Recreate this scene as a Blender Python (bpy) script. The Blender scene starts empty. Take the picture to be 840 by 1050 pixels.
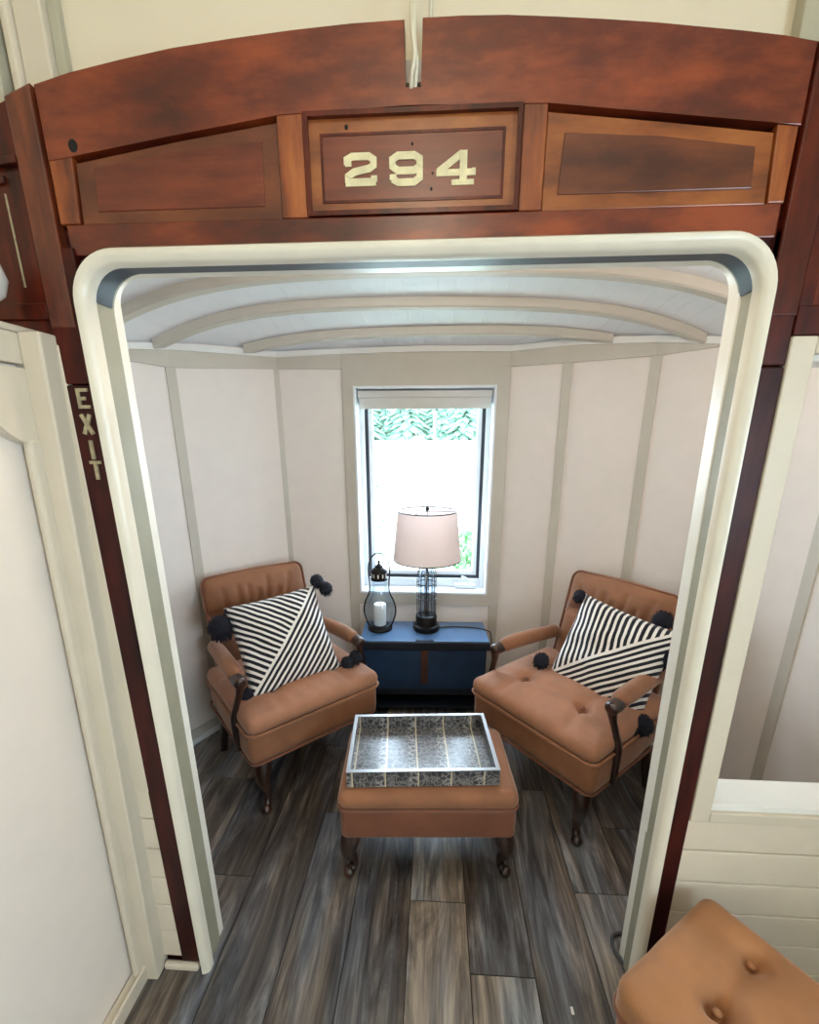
import bpy, bmesh, math, random
from mathutils import Vector, Matrix, Euler
R = random.Random(7)
COL = bpy.context.scene.collection
SC = bpy.context.scene
PI = math.pi

# ------------------------------------------------------------------ materials
def lin(c):
    return tuple(((v/255)/12.92 if v/255 <= .04045 else ((v/255+.055)/1.055)**2.4) for v in c) + (1,)

class NT:
    def __init__(s, name):
        s.m = bpy.data.materials.new(name); s.m.use_nodes = True
        s.t = s.m.node_tree; s.t.nodes.clear()
        s.out = s.n('ShaderNodeOutputMaterial'); s.b = s.n('ShaderNodeBsdfPrincipled')
        s.l(s.b.outputs[0], s.out.inputs[0])
    def n(s, kind, **kw):
        o = s.t.nodes.new(kind)
        for k, v in kw.items(): setattr(o, k, v)
        return o
    def l(s, a, b): s.t.links.new(a, b)
    def math(s, op, a, b=None):
        o = s.n('ShaderNodeMath', operation=op)
        for i, v in enumerate((a, b)):
            if v is None: continue
            if isinstance(v, (int, float)): o.inputs[i].default_value = v
            else: s.l(v, o.inputs[i])
        return o.outputs[0]
    def ramp(s, fac, stops):
        r = s.n('ShaderNodeValToRGB'); e = r.color_ramp.elements
        while len(e) < len(stops): e.new(.5)
        for i, (p, c) in enumerate(stops): e[i].position = p; e[i].color = c
        s.l(fac, r.inputs[0]); return r.outputs[0]
    def noise(s, scale=(1, 1, 1), ns=5, detail=4, rough=.55, coord='Object', rot=(0, 0, 0)):
        tc = s.n('ShaderNodeTexCoord'); mp = s.n('ShaderNodeMapping')
        mp.inputs['Scale'].default_value = scale; mp.inputs['Rotation'].default_value = rot
        s.l(tc.outputs[coord], mp.inputs[0])
        no = s.n('ShaderNodeTexNoise'); no.inputs['Scale'].default_value = ns
        no.inputs['Detail'].default_value = detail; no.inputs['Roughness'].default_value = rough
        s.l(mp.outputs[0], no.inputs['Vector']); return no.outputs['Fac']
    def bump(s, h, strength=.2, dist=.01):
        b = s.n('ShaderNodeBump'); b.inputs['Strength'].default_value = strength; b.inputs['Distance'].default_value = dist
        s.l(h, b.inputs['Height']); s.l(b.outputs[0], s.b.inputs['Normal'])
    def set(s, **kw):
        for k, v in kw.items(): s.b.inputs[k.replace('_', ' ')].default_value = v

def plain(name, c, rough=.5, metal=0, var=.06, ns=12, bump=0, coat=0, sheen=0, spec=.5):
    t = NT(name); c = lin(c)
    f = t.noise(ns=ns)
    lo = tuple(v*(1-var) for v in c[:3])+(1,); hi = tuple(min(1, v*(1+var)) for v in c[:3])+(1,)
    t.l(t.ramp(f, [(.3, lo), (.7, hi)]), t.b.inputs['Base Color'])
    t.set(Roughness=rough, Metallic=metal, Coat_Weight=coat, Sheen_Weight=sheen)
    t.b.inputs['Specular IOR Level'].default_value = spec
    if bump: t.bump(t.noise(ns=ns*6), bump, .004)
    return t.m

def wood(name, dark, mid, light, axis='x', rough=.35, coat=.3, ns=4, stretch=9):
    t = NT(name)
    sc = {'x': (1, stretch, stretch), 'y': (stretch, 1, stretch), 'z': (stretch, stretch, 1)}[axis]
    f = t.noise(scale=sc, ns=ns, detail=6, rough=.6); g = t.noise(scale={'x': (1, 2.2, 2.2), 'y': (2.2, 1, 2.2), 'z': (2.2, 2.2, 1)}[axis], ns=6.5, detail=7, rough=.62)
    h = t.math('ADD', t.math('MULTIPLY', f, .55), t.math('MULTIPLY', g, .45))
    t.l(t.ramp(h, [(.38, lin(dark)), (.5, lin(mid)), (.63, lin(light))]), t.b.inputs['Base Color'])
    t.set(Roughness=rough, Coat_Weight=coat, Coat_Roughness=.25)
    t.bump(f, .12, .003)
    return t.m

def fabric(name, c, rough=.75, sheen=.35):
    t = NT(name); c = lin(c)
    f = t.noise(ns=7, detail=3); g = t.noise(ns=260, detail=2)
    lo = tuple(v*.8 for v in c[:3])+(1,); hi = tuple(min(1, v*1.14) for v in c[:3])+(1,)
    t.l(t.ramp(f, [(.3, lo), (.7, hi)]), t.b.inputs['Base Color'])
    t.set(Roughness=rough, Sheen_Weight=sheen, Sheen_Roughness=.4)
    t.b.inputs['Sheen Tint'].default_value = (1, .86, .76, 1)
    w = t.noise(scale=(1, 1, 1), ns=24, detail=4, rough=.6)
    t.bump(t.math('ADD', t.math('MULTIPLY', g, .12), w), .22, .006)
    return t.m

M = {}
M['panel'] = plain('white_panel', (232, 223, 216), .55, var=.02, bump=.03)
M['trim'] = plain('greige_trim', (196, 189, 177), .45, var=.03)
M['trimw'] = plain('white_trim', (226, 226, 222), .4, var=.02)
M['cream'] = plain('cream_paint', (216, 205, 187), .45, var=.03, bump=.05)
M['creamwall'] = plain('cream_wall', (222, 212, 190), .6, var=.02, bump=.04)
M['cabwhite'] = plain('cabinet_panel', (232, 222, 211), .55, var=.02)
M['cabtrim'] = plain('cabinet_trim', (208, 198, 180), .45, var=.03)
M['greenpost'] = plain('greygreen_board', (178, 174, 154), .55, var=.04)
M['jamb'] = plain('jamb_green_grey', (146, 142, 122), .55, var=.08)
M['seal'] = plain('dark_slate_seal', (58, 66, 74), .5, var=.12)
M['bead'] = plain('cream_bead', (222, 216, 200), .33, var=.04, bump=.12)
M['beadw'] = plain('inner_bead', (226, 222, 210), .33, var=.04, bump=.12)
M['head_red'] = wood('red_varnished_wood', (50, 15, 8), (96, 33, 15), (140, 62, 28), 'x', ns=3, stretch=4)
M['head_orange'] = wood('orange_varnished_wood', (84, 38, 15), (132, 70, 30), (160, 94, 44), 'x', stretch=5)
M['head_brown'] = wood('brown_wood_panel', (66, 26, 13), (94, 44, 22), (120, 62, 32), 'x', stretch=4)
M['head_stile'] = wood('stile_wood', (80, 30, 12), (130, 62, 25), (165, 92, 42), 'z')
M['num_field'] = wood('number_field_wood', (72, 24, 12), (98, 38, 20), (120, 52, 28), 'x')
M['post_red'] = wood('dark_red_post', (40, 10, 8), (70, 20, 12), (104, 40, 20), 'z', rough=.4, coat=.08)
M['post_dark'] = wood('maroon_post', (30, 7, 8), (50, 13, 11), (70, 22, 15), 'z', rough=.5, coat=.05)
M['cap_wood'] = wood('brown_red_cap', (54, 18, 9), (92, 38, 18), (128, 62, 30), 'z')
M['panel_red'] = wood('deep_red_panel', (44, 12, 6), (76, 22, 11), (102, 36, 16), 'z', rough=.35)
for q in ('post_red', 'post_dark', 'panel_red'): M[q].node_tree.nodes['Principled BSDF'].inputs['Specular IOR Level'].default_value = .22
M['ivory'] = plain('ivory_paint', (214, 206, 168), .5, var=.16, ns=60)
M['gold'] = plain('worn_gilt', (160, 148, 118), .45, var=.3, ns=90)
M['black'] = plain('black_void', (10, 9, 9), .8)
M['suede'] = fabric('tan_velour', (142, 94, 64))
M['suede_dark'] = fabric('rust_velour', (118, 70, 48))
M['suede_lit'] = fabric('tan_velour_seat_lit', (164, 114, 86))  # same velour made lighter, light on the seats put into the colour
M['suede_ott'] = fabric('tan_velour_ottoman', (158, 108, 68))
M['legwood'] = wood('dark_walnut', (22, 12, 9), (42, 23, 16), (66, 38, 26), 'z', rough=.28, coat=.5)
M['navy'] = plain('navy_yarn', (14, 16, 30), .9, var=.4, ns=120, bump=.3)
M['silver'] = plain('silver_rim', (176, 178, 182), .3, metal=.7, var=.05)
M['blackmetal'] = plain('black_metal', (24, 22, 22), .4, metal=.6)
M['wire'] = plain('grey_wire', (60, 62, 66), .4, metal=.7)
M['bluewood'] = plain('navy_painted_wood', (28, 52, 82), .42, var=.25, ns=9, coat=.2)
M['lid_lit'] = plain('blue_lid_lit', (88, 124, 166), .24, var=.15, ns=5, coat=.4)  # blue raised on the lid top to carry the window light
M['darkblue'] = plain('dark_blue_edge', (18, 26, 38), .4, var=.2)
M['strap'] = wood('brown_strap', (40, 22, 16), (66, 36, 26), (90, 52, 36), 'z')
M['vinyl'] = plain('white_vinyl', (228, 232, 236), .35, var=.02)
M['gasket'] = plain('dark_gasket', (44, 52, 62), .5)
M['blind'] = plain('blind_fabric', (214, 212, 208), .7, var=.03)
M['wax'] = plain('white_wax', (236, 232, 224), .5, var=.02)
M['cable'] = plain('white_cable', (214, 208, 188), .45)
M['porcelain'] = plain('white_porcelain', (226, 224, 220), .25, var=.02)
M['bark'] = plain('bark', (110, 96, 84), .9, var=.2)
M['conifer'] = plain('conifer_green', (98, 138, 116), .85, var=.3, ns=3)
M['leaf'] = plain('shrub_green', (92, 136, 84), .8, var=.3, ns=9)
M['palepost'] = plain('pale_pole', (206, 204, 200), .7)
M['scrap'] = plain('paper', (230, 230, 226), .7)
M['greymetal'] = plain('grey_cord', (70, 74, 78), .4, metal=.2)

def mat_floor():
    t = NT('vinyl_planks')
    at = t.n('ShaderNodeAttribute', attribute_name='tone'); uv = t.n('ShaderNodeUVMap', uv_map='plank')
    mp = t.n('ShaderNodeMapping'); mp.inputs['Scale'].default_value = (6.5, .9, 1); t.l(uv.outputs[0], mp.inputs[0])
    no = t.n('ShaderNodeTexNoise'); no.inputs['Scale'].default_value = 2.2; no.inputs['Detail'].default_value = 7; no.inputs['Roughness'].default_value = .62; no.inputs['Distortion'].default_value = 1.9
    t.l(mp.outputs[0], no.inputs['Vector'])
    mp2 = t.n('ShaderNodeMapping'); mp2.inputs['Scale'].default_value = (60, 3, 1); t.l(uv.outputs[0], mp2.inputs[0])
    n2 = t.n('ShaderNodeTexNoise'); n2.inputs['Scale'].default_value = 2; n2.inputs['Detail'].default_value = 5; t.l(mp2.outputs[0], n2.inputs['Vector'])
    mp3 = t.n('ShaderNodeMapping'); mp3.inputs['Scale'].default_value = (5, .8, 1); t.l(uv.outputs[0], mp3.inputs[0])
    n3 = t.n('ShaderNodeTexNoise'); n3.inputs['Scale'].default_value = 1.5; n3.inputs['Detail'].default_value = 3; t.l(mp3.outputs[0], n3.inputs['Vector'])
    h = t.math('ADD', t.math('MULTIPLY', no.outputs['Fac'], .74), t.math('MULTIPLY', n2.outputs['Fac'], .26))
    h2 = t.math('ADD', h, t.math('MULTIPLY', t.math('SUBTRACT', at.outputs['Fac'], .5), .16))
    c1 = t.ramp(h2, [(.32, lin((42, 35, 32))), (.44, lin((78, 69, 62))), (.55, lin((116, 105, 95))), (.68, lin((164, 150, 133)))])
    c2 = t.ramp(h2, [(.32, lin((38, 38, 42))), (.44, lin((74, 75, 80))), (.55, lin((110, 113, 119))), (.68, lin((156, 160, 166)))])
    mx = t.n('ShaderNodeMix', data_type='RGBA')
    fac = t.ramp(n3.outputs['Fac'], [(.44, (0, 0, 0, 1)), (.6, (1, 1, 1, 1))])
    t.l(fac, mx.inputs['Factor']); t.l(c1, mx.inputs['A']); t.l(c2, mx.inputs['B'])
    t.l(mx.outputs['Result'], t.b.inputs['Base Color'])
    t.set(Roughness=.34); t.b.inputs['Specular IOR Level'].default_value = .7; t.bump(n2.outputs['Fac'], .12, .003)
    return t.m
M['floor'] = mat_floor()

def mat_ceiling():
    t = NT('white_slat_ceiling')
    tc = t.n('ShaderNodeTexCoord'); sx = t.n('ShaderNodeSeparateXYZ'); t.l(tc.outputs['Object'], sx.inputs[0])
    fr = t.math('FRACT', t.math('MULTIPLY', t.math('ADD', sx.outputs[0], 10), 15.5))
    d = t.math('ABSOLUTE', t.math('SUBTRACT', fr, .5))
    h = t.math('LESS_THAN', d, .475)
    c = t.ramp(t.noise(ns=4), [(.3, lin((226, 227, 230))), (.7, lin((236, 236, 238)))])
    t.l(c, t.b.inputs['Base Color']); t.set(Roughness=.5); t.bump(h, 1.0, .006)
    return t.m
M['ceil'] = mat_ceiling()

def mat_stripe(name, angA, perA, perB):
    """upper-left half: stripes along direction angA; other half: stripes parallel to the diagonal seam"""
    t = NT(name)
    uv = t.n('ShaderNodeUVMap', uv_map='face'); sx = t.n('ShaderNodeSeparateXYZ'); t.l(uv.outputs[0], sx.inputs[0])
    n = t.noise(ns=9, detail=2); wob = t.math('MULTIPLY', t.math('SUBTRACT', n, .5), .035)
    u, v = sx.outputs[0], sx.outputs[1]
    dg = t.math('SUBTRACT', v, u)                                    # >0 upper-left
    pa = t.math('ADD', t.math('ADD', t.math('MULTIPLY', u, -math.sin(angA)/perA), t.math('MULTIPLY', v, math.cos(angA)/perA)), t.math('MULTIPLY', wob, 1/perA))
    pb = t.math('ADD', t.math('MULTIPLY', dg, .7071/perB), t.math('MULTIPLY', wob, .6/perB))
    sel = t.math('GREATER_THAN', dg, .03)
    a = t.math('LESS_THAN', t.math('FRACT', t.math('ADD', pa, 40)), .46)
    b = t.math('LESS_THAN', t.math('FRACT', t.math('ADD', pb, 40)), .46)
    seam = t.math('LESS_THAN', t.math('ABSOLUTE', t.math('SUBTRACT', dg, .02)), .022)
    s = t.math('ADD', t.math('MULTIPLY', sel, a), t.math('MULTIPLY', t.math('SUBTRACT', 1, sel), b))
    s = t.math('MAXIMUM', s, seam)
    t.l(t.ramp(s, [(.4, lin((15, 17, 30))), (.6, lin((238, 232, 226)))]), t.b.inputs['Base Color'])
    t.set(Roughness=.85, Sheen_Weight=.1)
    t.bump(t.math('ADD', s, t.noise(ns=200)), .25, .003)
    return t.m

def mat_tray(name, axis, rough):
    t = NT(name)
    tc = t.n('ShaderNodeTexCoord'); sx = t.n('ShaderNodeSeparateXYZ'); t.l(tc.outputs['Object'], sx.inputs[0])
    x = sx.outputs[0]
    vo = t.n('ShaderNodeTexVoronoi', feature='DISTANCE_TO_EDGE'); vo.inputs['Scale'].default_value = 48; t.l(tc.outputs['Object'], vo.inputs['Vector'])
    wv = t.n('ShaderNodeTexWave', wave_type='RINGS'); wv.inputs['Scale'].default_value = 15; wv.inputs['Distortion'].default_value = 9; wv.inputs['Detail'].default_value = 3; wv.inputs['Detail Scale'].default_value = 3
    t.l(tc.outputs['Object'], wv.inputs['Vector'])
    sw = t.math('GREATER_THAN', wv.outputs['Fac'], .86)
    cr = t.math('LESS_THAN', vo.outputs['Distance'], .05)
    fr = t.math('FRACT', t.math('MULTIPLY', t.math('ADD', x, 4.961), 9.0))
    ln = t.math('LESS_THAN', t.math('ABSOLUTE', t.math('SUBTRACT', fr, .5)), .022)
    band = t.math('LESS_THAN', t.math('ABSOLUTE', t.math('SUBTRACT', fr, .35)), .13)
    base = t.ramp(t.noise(ns=40), [(.3, lin((38, 38, 42))), (.7, lin((84, 84, 90)))])
    mx = t.n('ShaderNodeMix', data_type='RGBA'); t.l(t.math('MULTIPLY', t.math('MAXIMUM', sw, cr), t.math('ADD', t.math('MULTIPLY', band, .4), .45)), mx.inputs['Factor']); t.l(base, mx.inputs['A']); mx.inputs['B'].default_value = lin((172, 170, 166))
    m2 = t.n('ShaderNodeMix', data_type='RGBA'); t.l(ln, m2.inputs['Factor']); t.l(mx.outputs['Result'], m2.inputs['A']); m2.inputs['B'].default_value = lin((208, 196, 168))
    t.l(m2.outputs['Result'], t.b.inputs['Base Color']); t.set(Roughness=rough, Metallic=.1, Coat_Weight=.55 if rough < .25 else 0, Coat_Roughness=.38)
    t.bump(sw, .3, .002)
    return t.m
M['tray'] = mat_tray('embossed_tray_side', 'x', .35)
M['traybase'] = mat_tray('embossed_tray_base', 'x', .2)

def mat_glass(name, tint=(1, 1, 1), refl=.08):
    t = NT(name); t.t.nodes.remove(t.b)
    a = t.n('ShaderNodeBsdfTransparent'); a.inputs[0].default_value = (*tint, 1)
    g = t.n('ShaderNodeBsdfGlossy'); g.inputs['Roughness'].default_value = .03
    m = t.n('ShaderNodeMixShader'); lw = t.n('ShaderNodeLayerWeight'); lw.inputs['Blend'].default_value = .25
    t.l(t.math('MULTIPLY', t.math('ADD', lw.outputs['Fresnel'], .25), refl*2.5), m.inputs[0]); t.l(a.outputs[0], m.inputs[1]); t.l(g.outputs[0], m.inputs[2]); t.l(m.outputs[0], t.out.inputs[0])
    return t.m
M['pane'] = mat_glass('window_glass')
M['lampglass'] = mat_glass('lamp_glass', (.82, .9, .97), .14)
M['lantglass'] = mat_glass('lantern_glass', (.86, .92, .97), .12)

def mat_shade():
    t = NT('linen_shade'); t.t.nodes.remove(t.b)
    d = t.n('ShaderNodeBsdfDiffuse'); d.inputs[0].default_value = lin((240, 230, 226))
    tr = t.n('ShaderNodeBsdfTranslucent'); tr.inputs[0].default_value = lin((240, 226, 222))
    m = t.n('ShaderNodeMixShader'); m.inputs[0].default_value = .42
    t.l(d.outputs[0], m.inputs[1]); t.l(tr.outputs[0], m.inputs[2]); t.l(m.outputs[0], t.out.inputs[0])
    return t.m
M['shade'] = mat_shade()

def mat_emit(name, c, s):
    t = NT(name); t.t.nodes.remove(t.b); e = t.n('ShaderNodeEmission'); e.inputs[0].default_value = lin(c); e.inputs[1].default_value = s
    t.l(e.outputs[0], t.out.inputs[0]); return t.m
M['bulb'] = mat_emit('lit_globe', (255, 222, 180), 6)

def mat_ground():
    t = NT('pale_gravel_and_grass')
    f = t.noise(ns=.9, detail=6, rough=.7); g = t.n('ShaderNodeNewGeometry'); sx = t.n('ShaderNodeSeparateXYZ'); t.l(g.outputs['Position'], sx.inputs[0])
    near = t.ramp(t.math('MULTIPLY', sx.outputs[1], 1/20), [(.62, (1, 1, 1, 1)), (.66, (0, 0, 0, 1))])
    gf = t.math('MULTIPLY', t.ramp(f, [(.46, (0, 0, 0, 1)), (.56, (1, 1, 1, 1))]), near)
    mx = t.n('ShaderNodeMix', data_type='RGBA'); t.l(gf, mx.inputs['Factor']); mx.inputs['A'].default_value = lin((232, 230, 226)); mx.inputs['B'].default_value = lin((120, 160, 116))
    t.l(mx.outputs['Result'], t.b.inputs['Base Color']); t.set(Roughness=.95)
    return t.m
M['ground'] = mat_ground()

# ------------------------------------------------------------------ mesh helpers
def link(name, bm, mat, parent=None, loc=None, smooth=False, kind=None, label=None, recalc=True):
    if recalc: bmesh.ops.recalc_face_normals(bm, faces=bm.faces[:])
    me = bpy.data.meshes.new(name); bm.to_mesh(me); bm.free()
    for m in (mat if isinstance(mat, (list, tuple)) else [mat]): me.materials.append(M[m] if isinstance(m, str) else m)
    if smooth:
        me.shade_smooth() if hasattr(me, 'shade_smooth') else None
        if smooth is not True: me.set_sharp_from_angle(angle=smooth)
    o = bpy.data.objects.new(name, me); COL.objects.link(o)
    if parent is not None: o.parent = parent
    if loc is not None: o.location = loc
    if kind: o['kind'] = kind
    if label: o['label'] = label
    return o

def thing(name, label, cat, loc=(0, 0, 0), rz=0, group=None):
    o = bpy.data.objects.new(name, None); COL.objects.link(o); o.empty_display_size = .1
    o.location = loc; o.rotation_euler = (0, 0, rz); o['label'] = label; o['category'] = cat
    if group: o['group'] = group
    return o
def tag(o, label, cat, group=None):
    o['label'] = label; o['category'] = cat
    if group: o['group'] = group
    return o
def struct(name, bm, mat, smooth=False, parent=None): return link(name, bm, mat, parent, smooth=smooth, kind='structure' )

def box(bm, x0, x1, y0, y1, z0, z1, bev=0, mtx=None):
    vs = [bm.verts.new((x, y, z)) for x in (x0, x1) for y in (y0, y1) for z in (z0, z1)]
    F = [(0, 1, 3, 2), (4, 6, 7, 5), (0, 4, 5, 1), (2, 3, 7, 6), (0, 2, 6, 4), (1, 5, 7, 3)]
    fs = [bm.faces.new([vs[i] for i in f]) for f in F]
    if mtx is not None:
        for v in vs: v.co = mtx @ v.co
    if bev:
        es = list({e for f in fs for e in f.edges})
        bmesh.ops.bevel(bm, geom=es, offset=bev, segments=2, affect='EDGES', profile=.5)
    return vs
def bx(*a, **k):
    bm = bmesh.new(); box(bm, *a, **k); return bm

def prism(bm, pts, y0, y1, bev=0):
    """polygon in x,z extruded along y"""
    a = [bm.verts.new((x, y0, z)) for x, z in pts]; b = [bm.verts.new((x, y1, z)) for x, z in pts]; n = len(pts)
    f = bm.faces.new(a); bm.faces.new(b[::-1])
    for i in range(n): bm.faces.new((a[i], b[i], b[(i+1) % n], a[(i+1) % n]))
    if bev: bmesh.ops.bevel(bm, geom=list(f.edges), offset=bev, segments=2, affect='EDGES', profile=.5)
def prism_z(bm, pts, z0, z1):
    a = [bm.verts.new((p[0], p[1], z0)) for p in pts]
    b = [bm.verts.new((p[0], p[1], z1 if not isinstance(z1, (list, tuple)) else z1[i])) for i, p in enumerate(pts)]
    n = len(pts); bm.faces.new(a[::-1]); bm.faces.new(b)
    for i in range(n): bm.faces.new((a[i], a[(i+1) % n], b[(i+1) % n], b[i]))

def tube(bm, pts, rad, seg=10, closed=False, cap=True):
    pts = [Vector(p) for p in pts]; n = len(pts)
    rs = rad if isinstance(rad, (list, tuple)) else [rad]*n
    rings = []; up = None
    for i, p in enumerate(pts):
        if closed: t = pts[(i+1) % n]-pts[i-1]
        else: t = pts[min(i+1, n-1)]-pts[max(i-1, 0)]
        t.normalize()
        if up is None:
            up = Vector((0, 0, 1)) if abs(t.z) < .9 else Vector((1, 0, 0))
        s = t.cross(up).normalized(); up = s.cross(t).normalized()
        rings.append([bm.verts.new(p+(s*math.cos(2*PI*k/seg)+up*math.sin(2*PI*k/seg))*rs[i]) for k in range(seg)])
    for i in range(n if closed else n-1):
        a, b = rings[i], rings[(i+1) % n]
        for k in range(seg): bm.faces.new((a[k], a[(k+1) % seg], b[(k+1) % seg], b[k]))
    if not closed and cap: bm.faces.new(rings[0][::-1]); bm.faces.new(rings[-1])

def smoothpath(pts, sub=6, closed=False):
    P = [Vector(p) for p in pts]; n = len(P); out = []
    for i in range(n if closed else n-1):
        p0 = P[i-1] if (closed or i > 0) else P[0]; p1 = P[i]; p2 = P[(i+1) % n]; p3 = P[(i+2) % n] if (closed or i+2 < n) else P[-1]
        for k in range(sub):
            t = k/sub
            out.append(.5*((2*p1)+(-p0+p2)*t+(2*p0-5*p1+4*p2-p3)*t*t+(-p0+3*p1-3*p2+p3)*t**3))
    if not closed: out.append(P[-1])
    return out
def interp(vals, sub=6):
    out = []
    for i in range(len(vals)-1):
        for k in range(sub): out.append(vals[i]+(vals[i+1]-vals[i])*k/sub)
    return out+[vals[-1]]

def lathe(bm, prof, seg=24, c=(0, 0, 0), caps=True):
    rings = []
    for r, z in prof:
        rings.append([bm.verts.new((c[0]+r*math.cos(2*PI*k/seg), c[1]+r*math.sin(2*PI*k/seg), c[2]+z)) for k in range(seg)])
    for a, b in zip(rings, rings[1:]):
        for k in range(seg): bm.faces.new((a[k], a[(k+1) % seg], b[(k+1) % seg], b[k]))
    if caps: bm.faces.new(rings[0][::-1]); bm.faces.new(rings[-1])

def axis_coords(s, r, n):
    a = s/2-r; out = [-s/2, -s/2+r*.12, -s/2+r*.4, -s/2+r*.7] if r > 0 else [-s/2]
    m = [-a+2*a*i/n for i in range(n+1)] if a > 1e-6 else [0]
    return out+m+([-v for v in out[::-1]])
def rbox(bm, size, r, n=(8, 8, 4), fn=None):
    """rounded box centred at 0, optional deformation fn(Vector)->Vector"""
    rr = [min(r, s/2-1e-4) for s in size]
    ax = [axis_coords(size[i], rr[i], n[i]) for i in range(3)]
    N = [len(a) for a in ax]; V = {}
    def vert(i, j, k):
        key = (i, j, k)
        if key not in V:
            p = Vector((ax[0][i], ax[1][j], ax[2][k])); q = Vector([max(-(size[m]/2-rr[m]), min(size[m]/2-rr[m], p[m])) for m in range(3)])
            d = Vector([(p[m]-q[m])/rr[m] for m in range(3)])
            if d.length > 1e-9:
                d = d/d.length if True else d
                p = Vector([q[m]+d[m]*rr[m] for m in range(3)])
            if fn: p = fn(p)
            V[key] = bm.verts.new(p)
        return V[key]
    for a in range(3):
        b, c = (a+1) % 3, (a+2) % 3
        for e in (0, N[a]-1):
            for i in range(N[b]-1):
                for j in range(N[c]-1):
                    q = []
                    for di, dj in ((0, 0), (1, 0), (1, 1), (0, 1)):
                        k = [0, 0, 0]; k[a] = e; k[b] = i+di; k[c] = j+dj; q.append(vert(*k))
                    if e == 0: q = q[::-1]
                    bm.faces.new(q)
    return V

def gauss(d2, s): return math.exp(-d2/(2*s*s))
def segd(px, py, a, b):
    ax, ay = a; bx_, by_ = b; dx, dy = bx_-ax, by_-ay
    t = max(0, min(1, ((px-ax)*dx+(py-ay)*dy)/(dx*dx+dy*dy+1e-9)))
    return (px-ax-t*dx)**2+(py-ay-t*dy)**2

SK = [0]
def stroke(bm, pts, w, y0, y1, closed=False):
    """flat lettering stroke in x,z with thickness along y, mitred joints"""
    P = [Vector((p[0], p[1])) for p in pts]; n = len(P); L = []; Rr = []
    for i in range(n):
        if closed: a, b = P[i]-P[i-1], P[(i+1) % n]-P[i]
        else: a = P[i]-P[i-1] if i else P[1]-P[0]; b = P[i+1]-P[i] if i < n-1 else P[i]-P[i-1]
        a = a.normalized(); b = b.normalized(); t = (a+b).normalized(); nn = Vector((-t.y, t.x)); k = w/2/max(.5, nn.dot(Vector((-a.y, a.x))))
        L.append(P[i]+nn*k); Rr.append(P[i]-nn*k)
    m = n if closed else n-1
    for i in range(m):
        j = (i+1) % n; SK[0] += 1
        prism(bm, [tuple(L[i]), tuple(L[j]), tuple(Rr[j]), tuple(Rr[i])], y0-.00018*(SK[0] % 9), y1)

# ------------------------------------------------------------------ layout constants (metres)
PF, PB = .893, .965                     # partition front / back
H = 1.5
# ---------------------------------------------------------------- floor
def build_floor():
    bm = bmesh.new(); uvl = bm.loops.layers.uv.new('plank'); tl = bm.faces.layers.float.new('tone')
    x0 = -.628; pw = .1875; known = {0: [1.16], -1: [1.62], 1: [1.86, .52], 2: [1.45, .35], 3: [1.95, .5], 4: [1.108], 5: [.905], 6: [1.62, .42], 7: [1.165]}
    for k in range(-6, 13):
        xa = x0+pw*(k-1)+.0015; xb = xa+pw-.003
        cuts = set(known.get(k, [R.uniform(.2, 1.4)])); base = max(cuts)
        for c in list(cuts):
            pass
        lo = min(cuts)
        y = lo
        while y > -2.4: y -= 1.22; cuts.add(y)
        y = base
        while y < 2.8: y += 1.22; cuts.add(y)
        cs = sorted(c for c in cuts if -2.3 < c < 2.75); cs = [-2.3]+cs+[2.75]
        for a, b in zip(cs, cs[1:]):
            tone = R.random(); ou, ov = R.uniform(0, 50), R.uniform(0, 50)
            vs = box(bm, xa, xb, a+.0015, b-.0015, -.01, 0)
            for f in {f for v in vs for f in v.link_faces}:
                f[tl] = tone
                for lp in f.loops: lp[uvl].uv = (lp.vert.co.x-xa+ou, lp.vert.co.y-a+ov)
    me_o = link('floor', bm, 'floor', kind='structure')
    return me_o
build_floor()
struct('subfloor', bx(-1.75, 1.7, -2.3, 2.75, -.06, -.011), 'black').name = 'trim_1'

# ---------------------------------------------------------------- sitting-room walls
LW = [(-1.30, PB), (-1.30, 1.55), (-1.24, 1.80), (-1.145, 1.98), (-.805, 2.345), (-.487, 2.398)]
LZ = [1.81, 1.80, 1.797, 1.792, 1.834, 1.838]
RW = [(1.28, PB), (1.28, 1.50), (1.225, 1.76), (1.13, 1.94), (.945, 2.123), (.62, 2.30), (.363, 2.40)]
RZ = [1.843, 1.843, 1.843, 1.843, 1.838, 1.841, 1.841]
def zc(y):
    P = [(.9, 2.075), (1.36, 2.07), (1.63, 2.055), (1.9, 2.040), (2.17, 1.992), (2.4, 1.935), (2.6, 1.88)]
    if y <= P[0][0]: return P[0][1]
    for (a, b), (c, d) in zip(P, P[1:]):
        if y <= c: return b+(d-b)*(y-a)/(c-a)
    return P[-1][1]
def ceil_z(x, y):
    xx = x+.03
    return zc(y)-(.025*xx*xx+.072*xx**4)
def wall_facets(pts, side, th=.05):
    bm = bmesh.new()
    for (a, b) in zip(pts, pts[1:]):
        d = Vector((b[0]-a[0], b[1]-a[1])).normalized(); n = Vector((-d.y, d.x))*side
        q = [a, b, (b[0]+n.x*th+d.x*.02, b[1]+n.y*th+d.y*.02), (a[0]+n.x*th-d.x*.02, a[1]+n.y*th-d.y*.02)]
        prism_z(bm, q, 0, [ceil_z(*p)+.012 for p in q])
    return bm
struct('wall_left', wall_facets(LW, 1), 'panel')
struct('wall_right', wall_facets(RW, -1), 'panel')
# window wall with opening
WY = 2.40; IX0, IX1, IZ0, IZ1 = -.424, .299, .643, 1.752
bm = bmesh.new()
for a in ((-.53, IX0, 0, 1.96), (IX1, .42, 0, 1.96), (IX0, IX1, 0, IZ0), (IX0, IX1, IZ1, 1.96)): box(bm, a[0], a[1], WY, WY+.14, a[2], a[3])
struct('wall_back', bm, 'panel')
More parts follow.
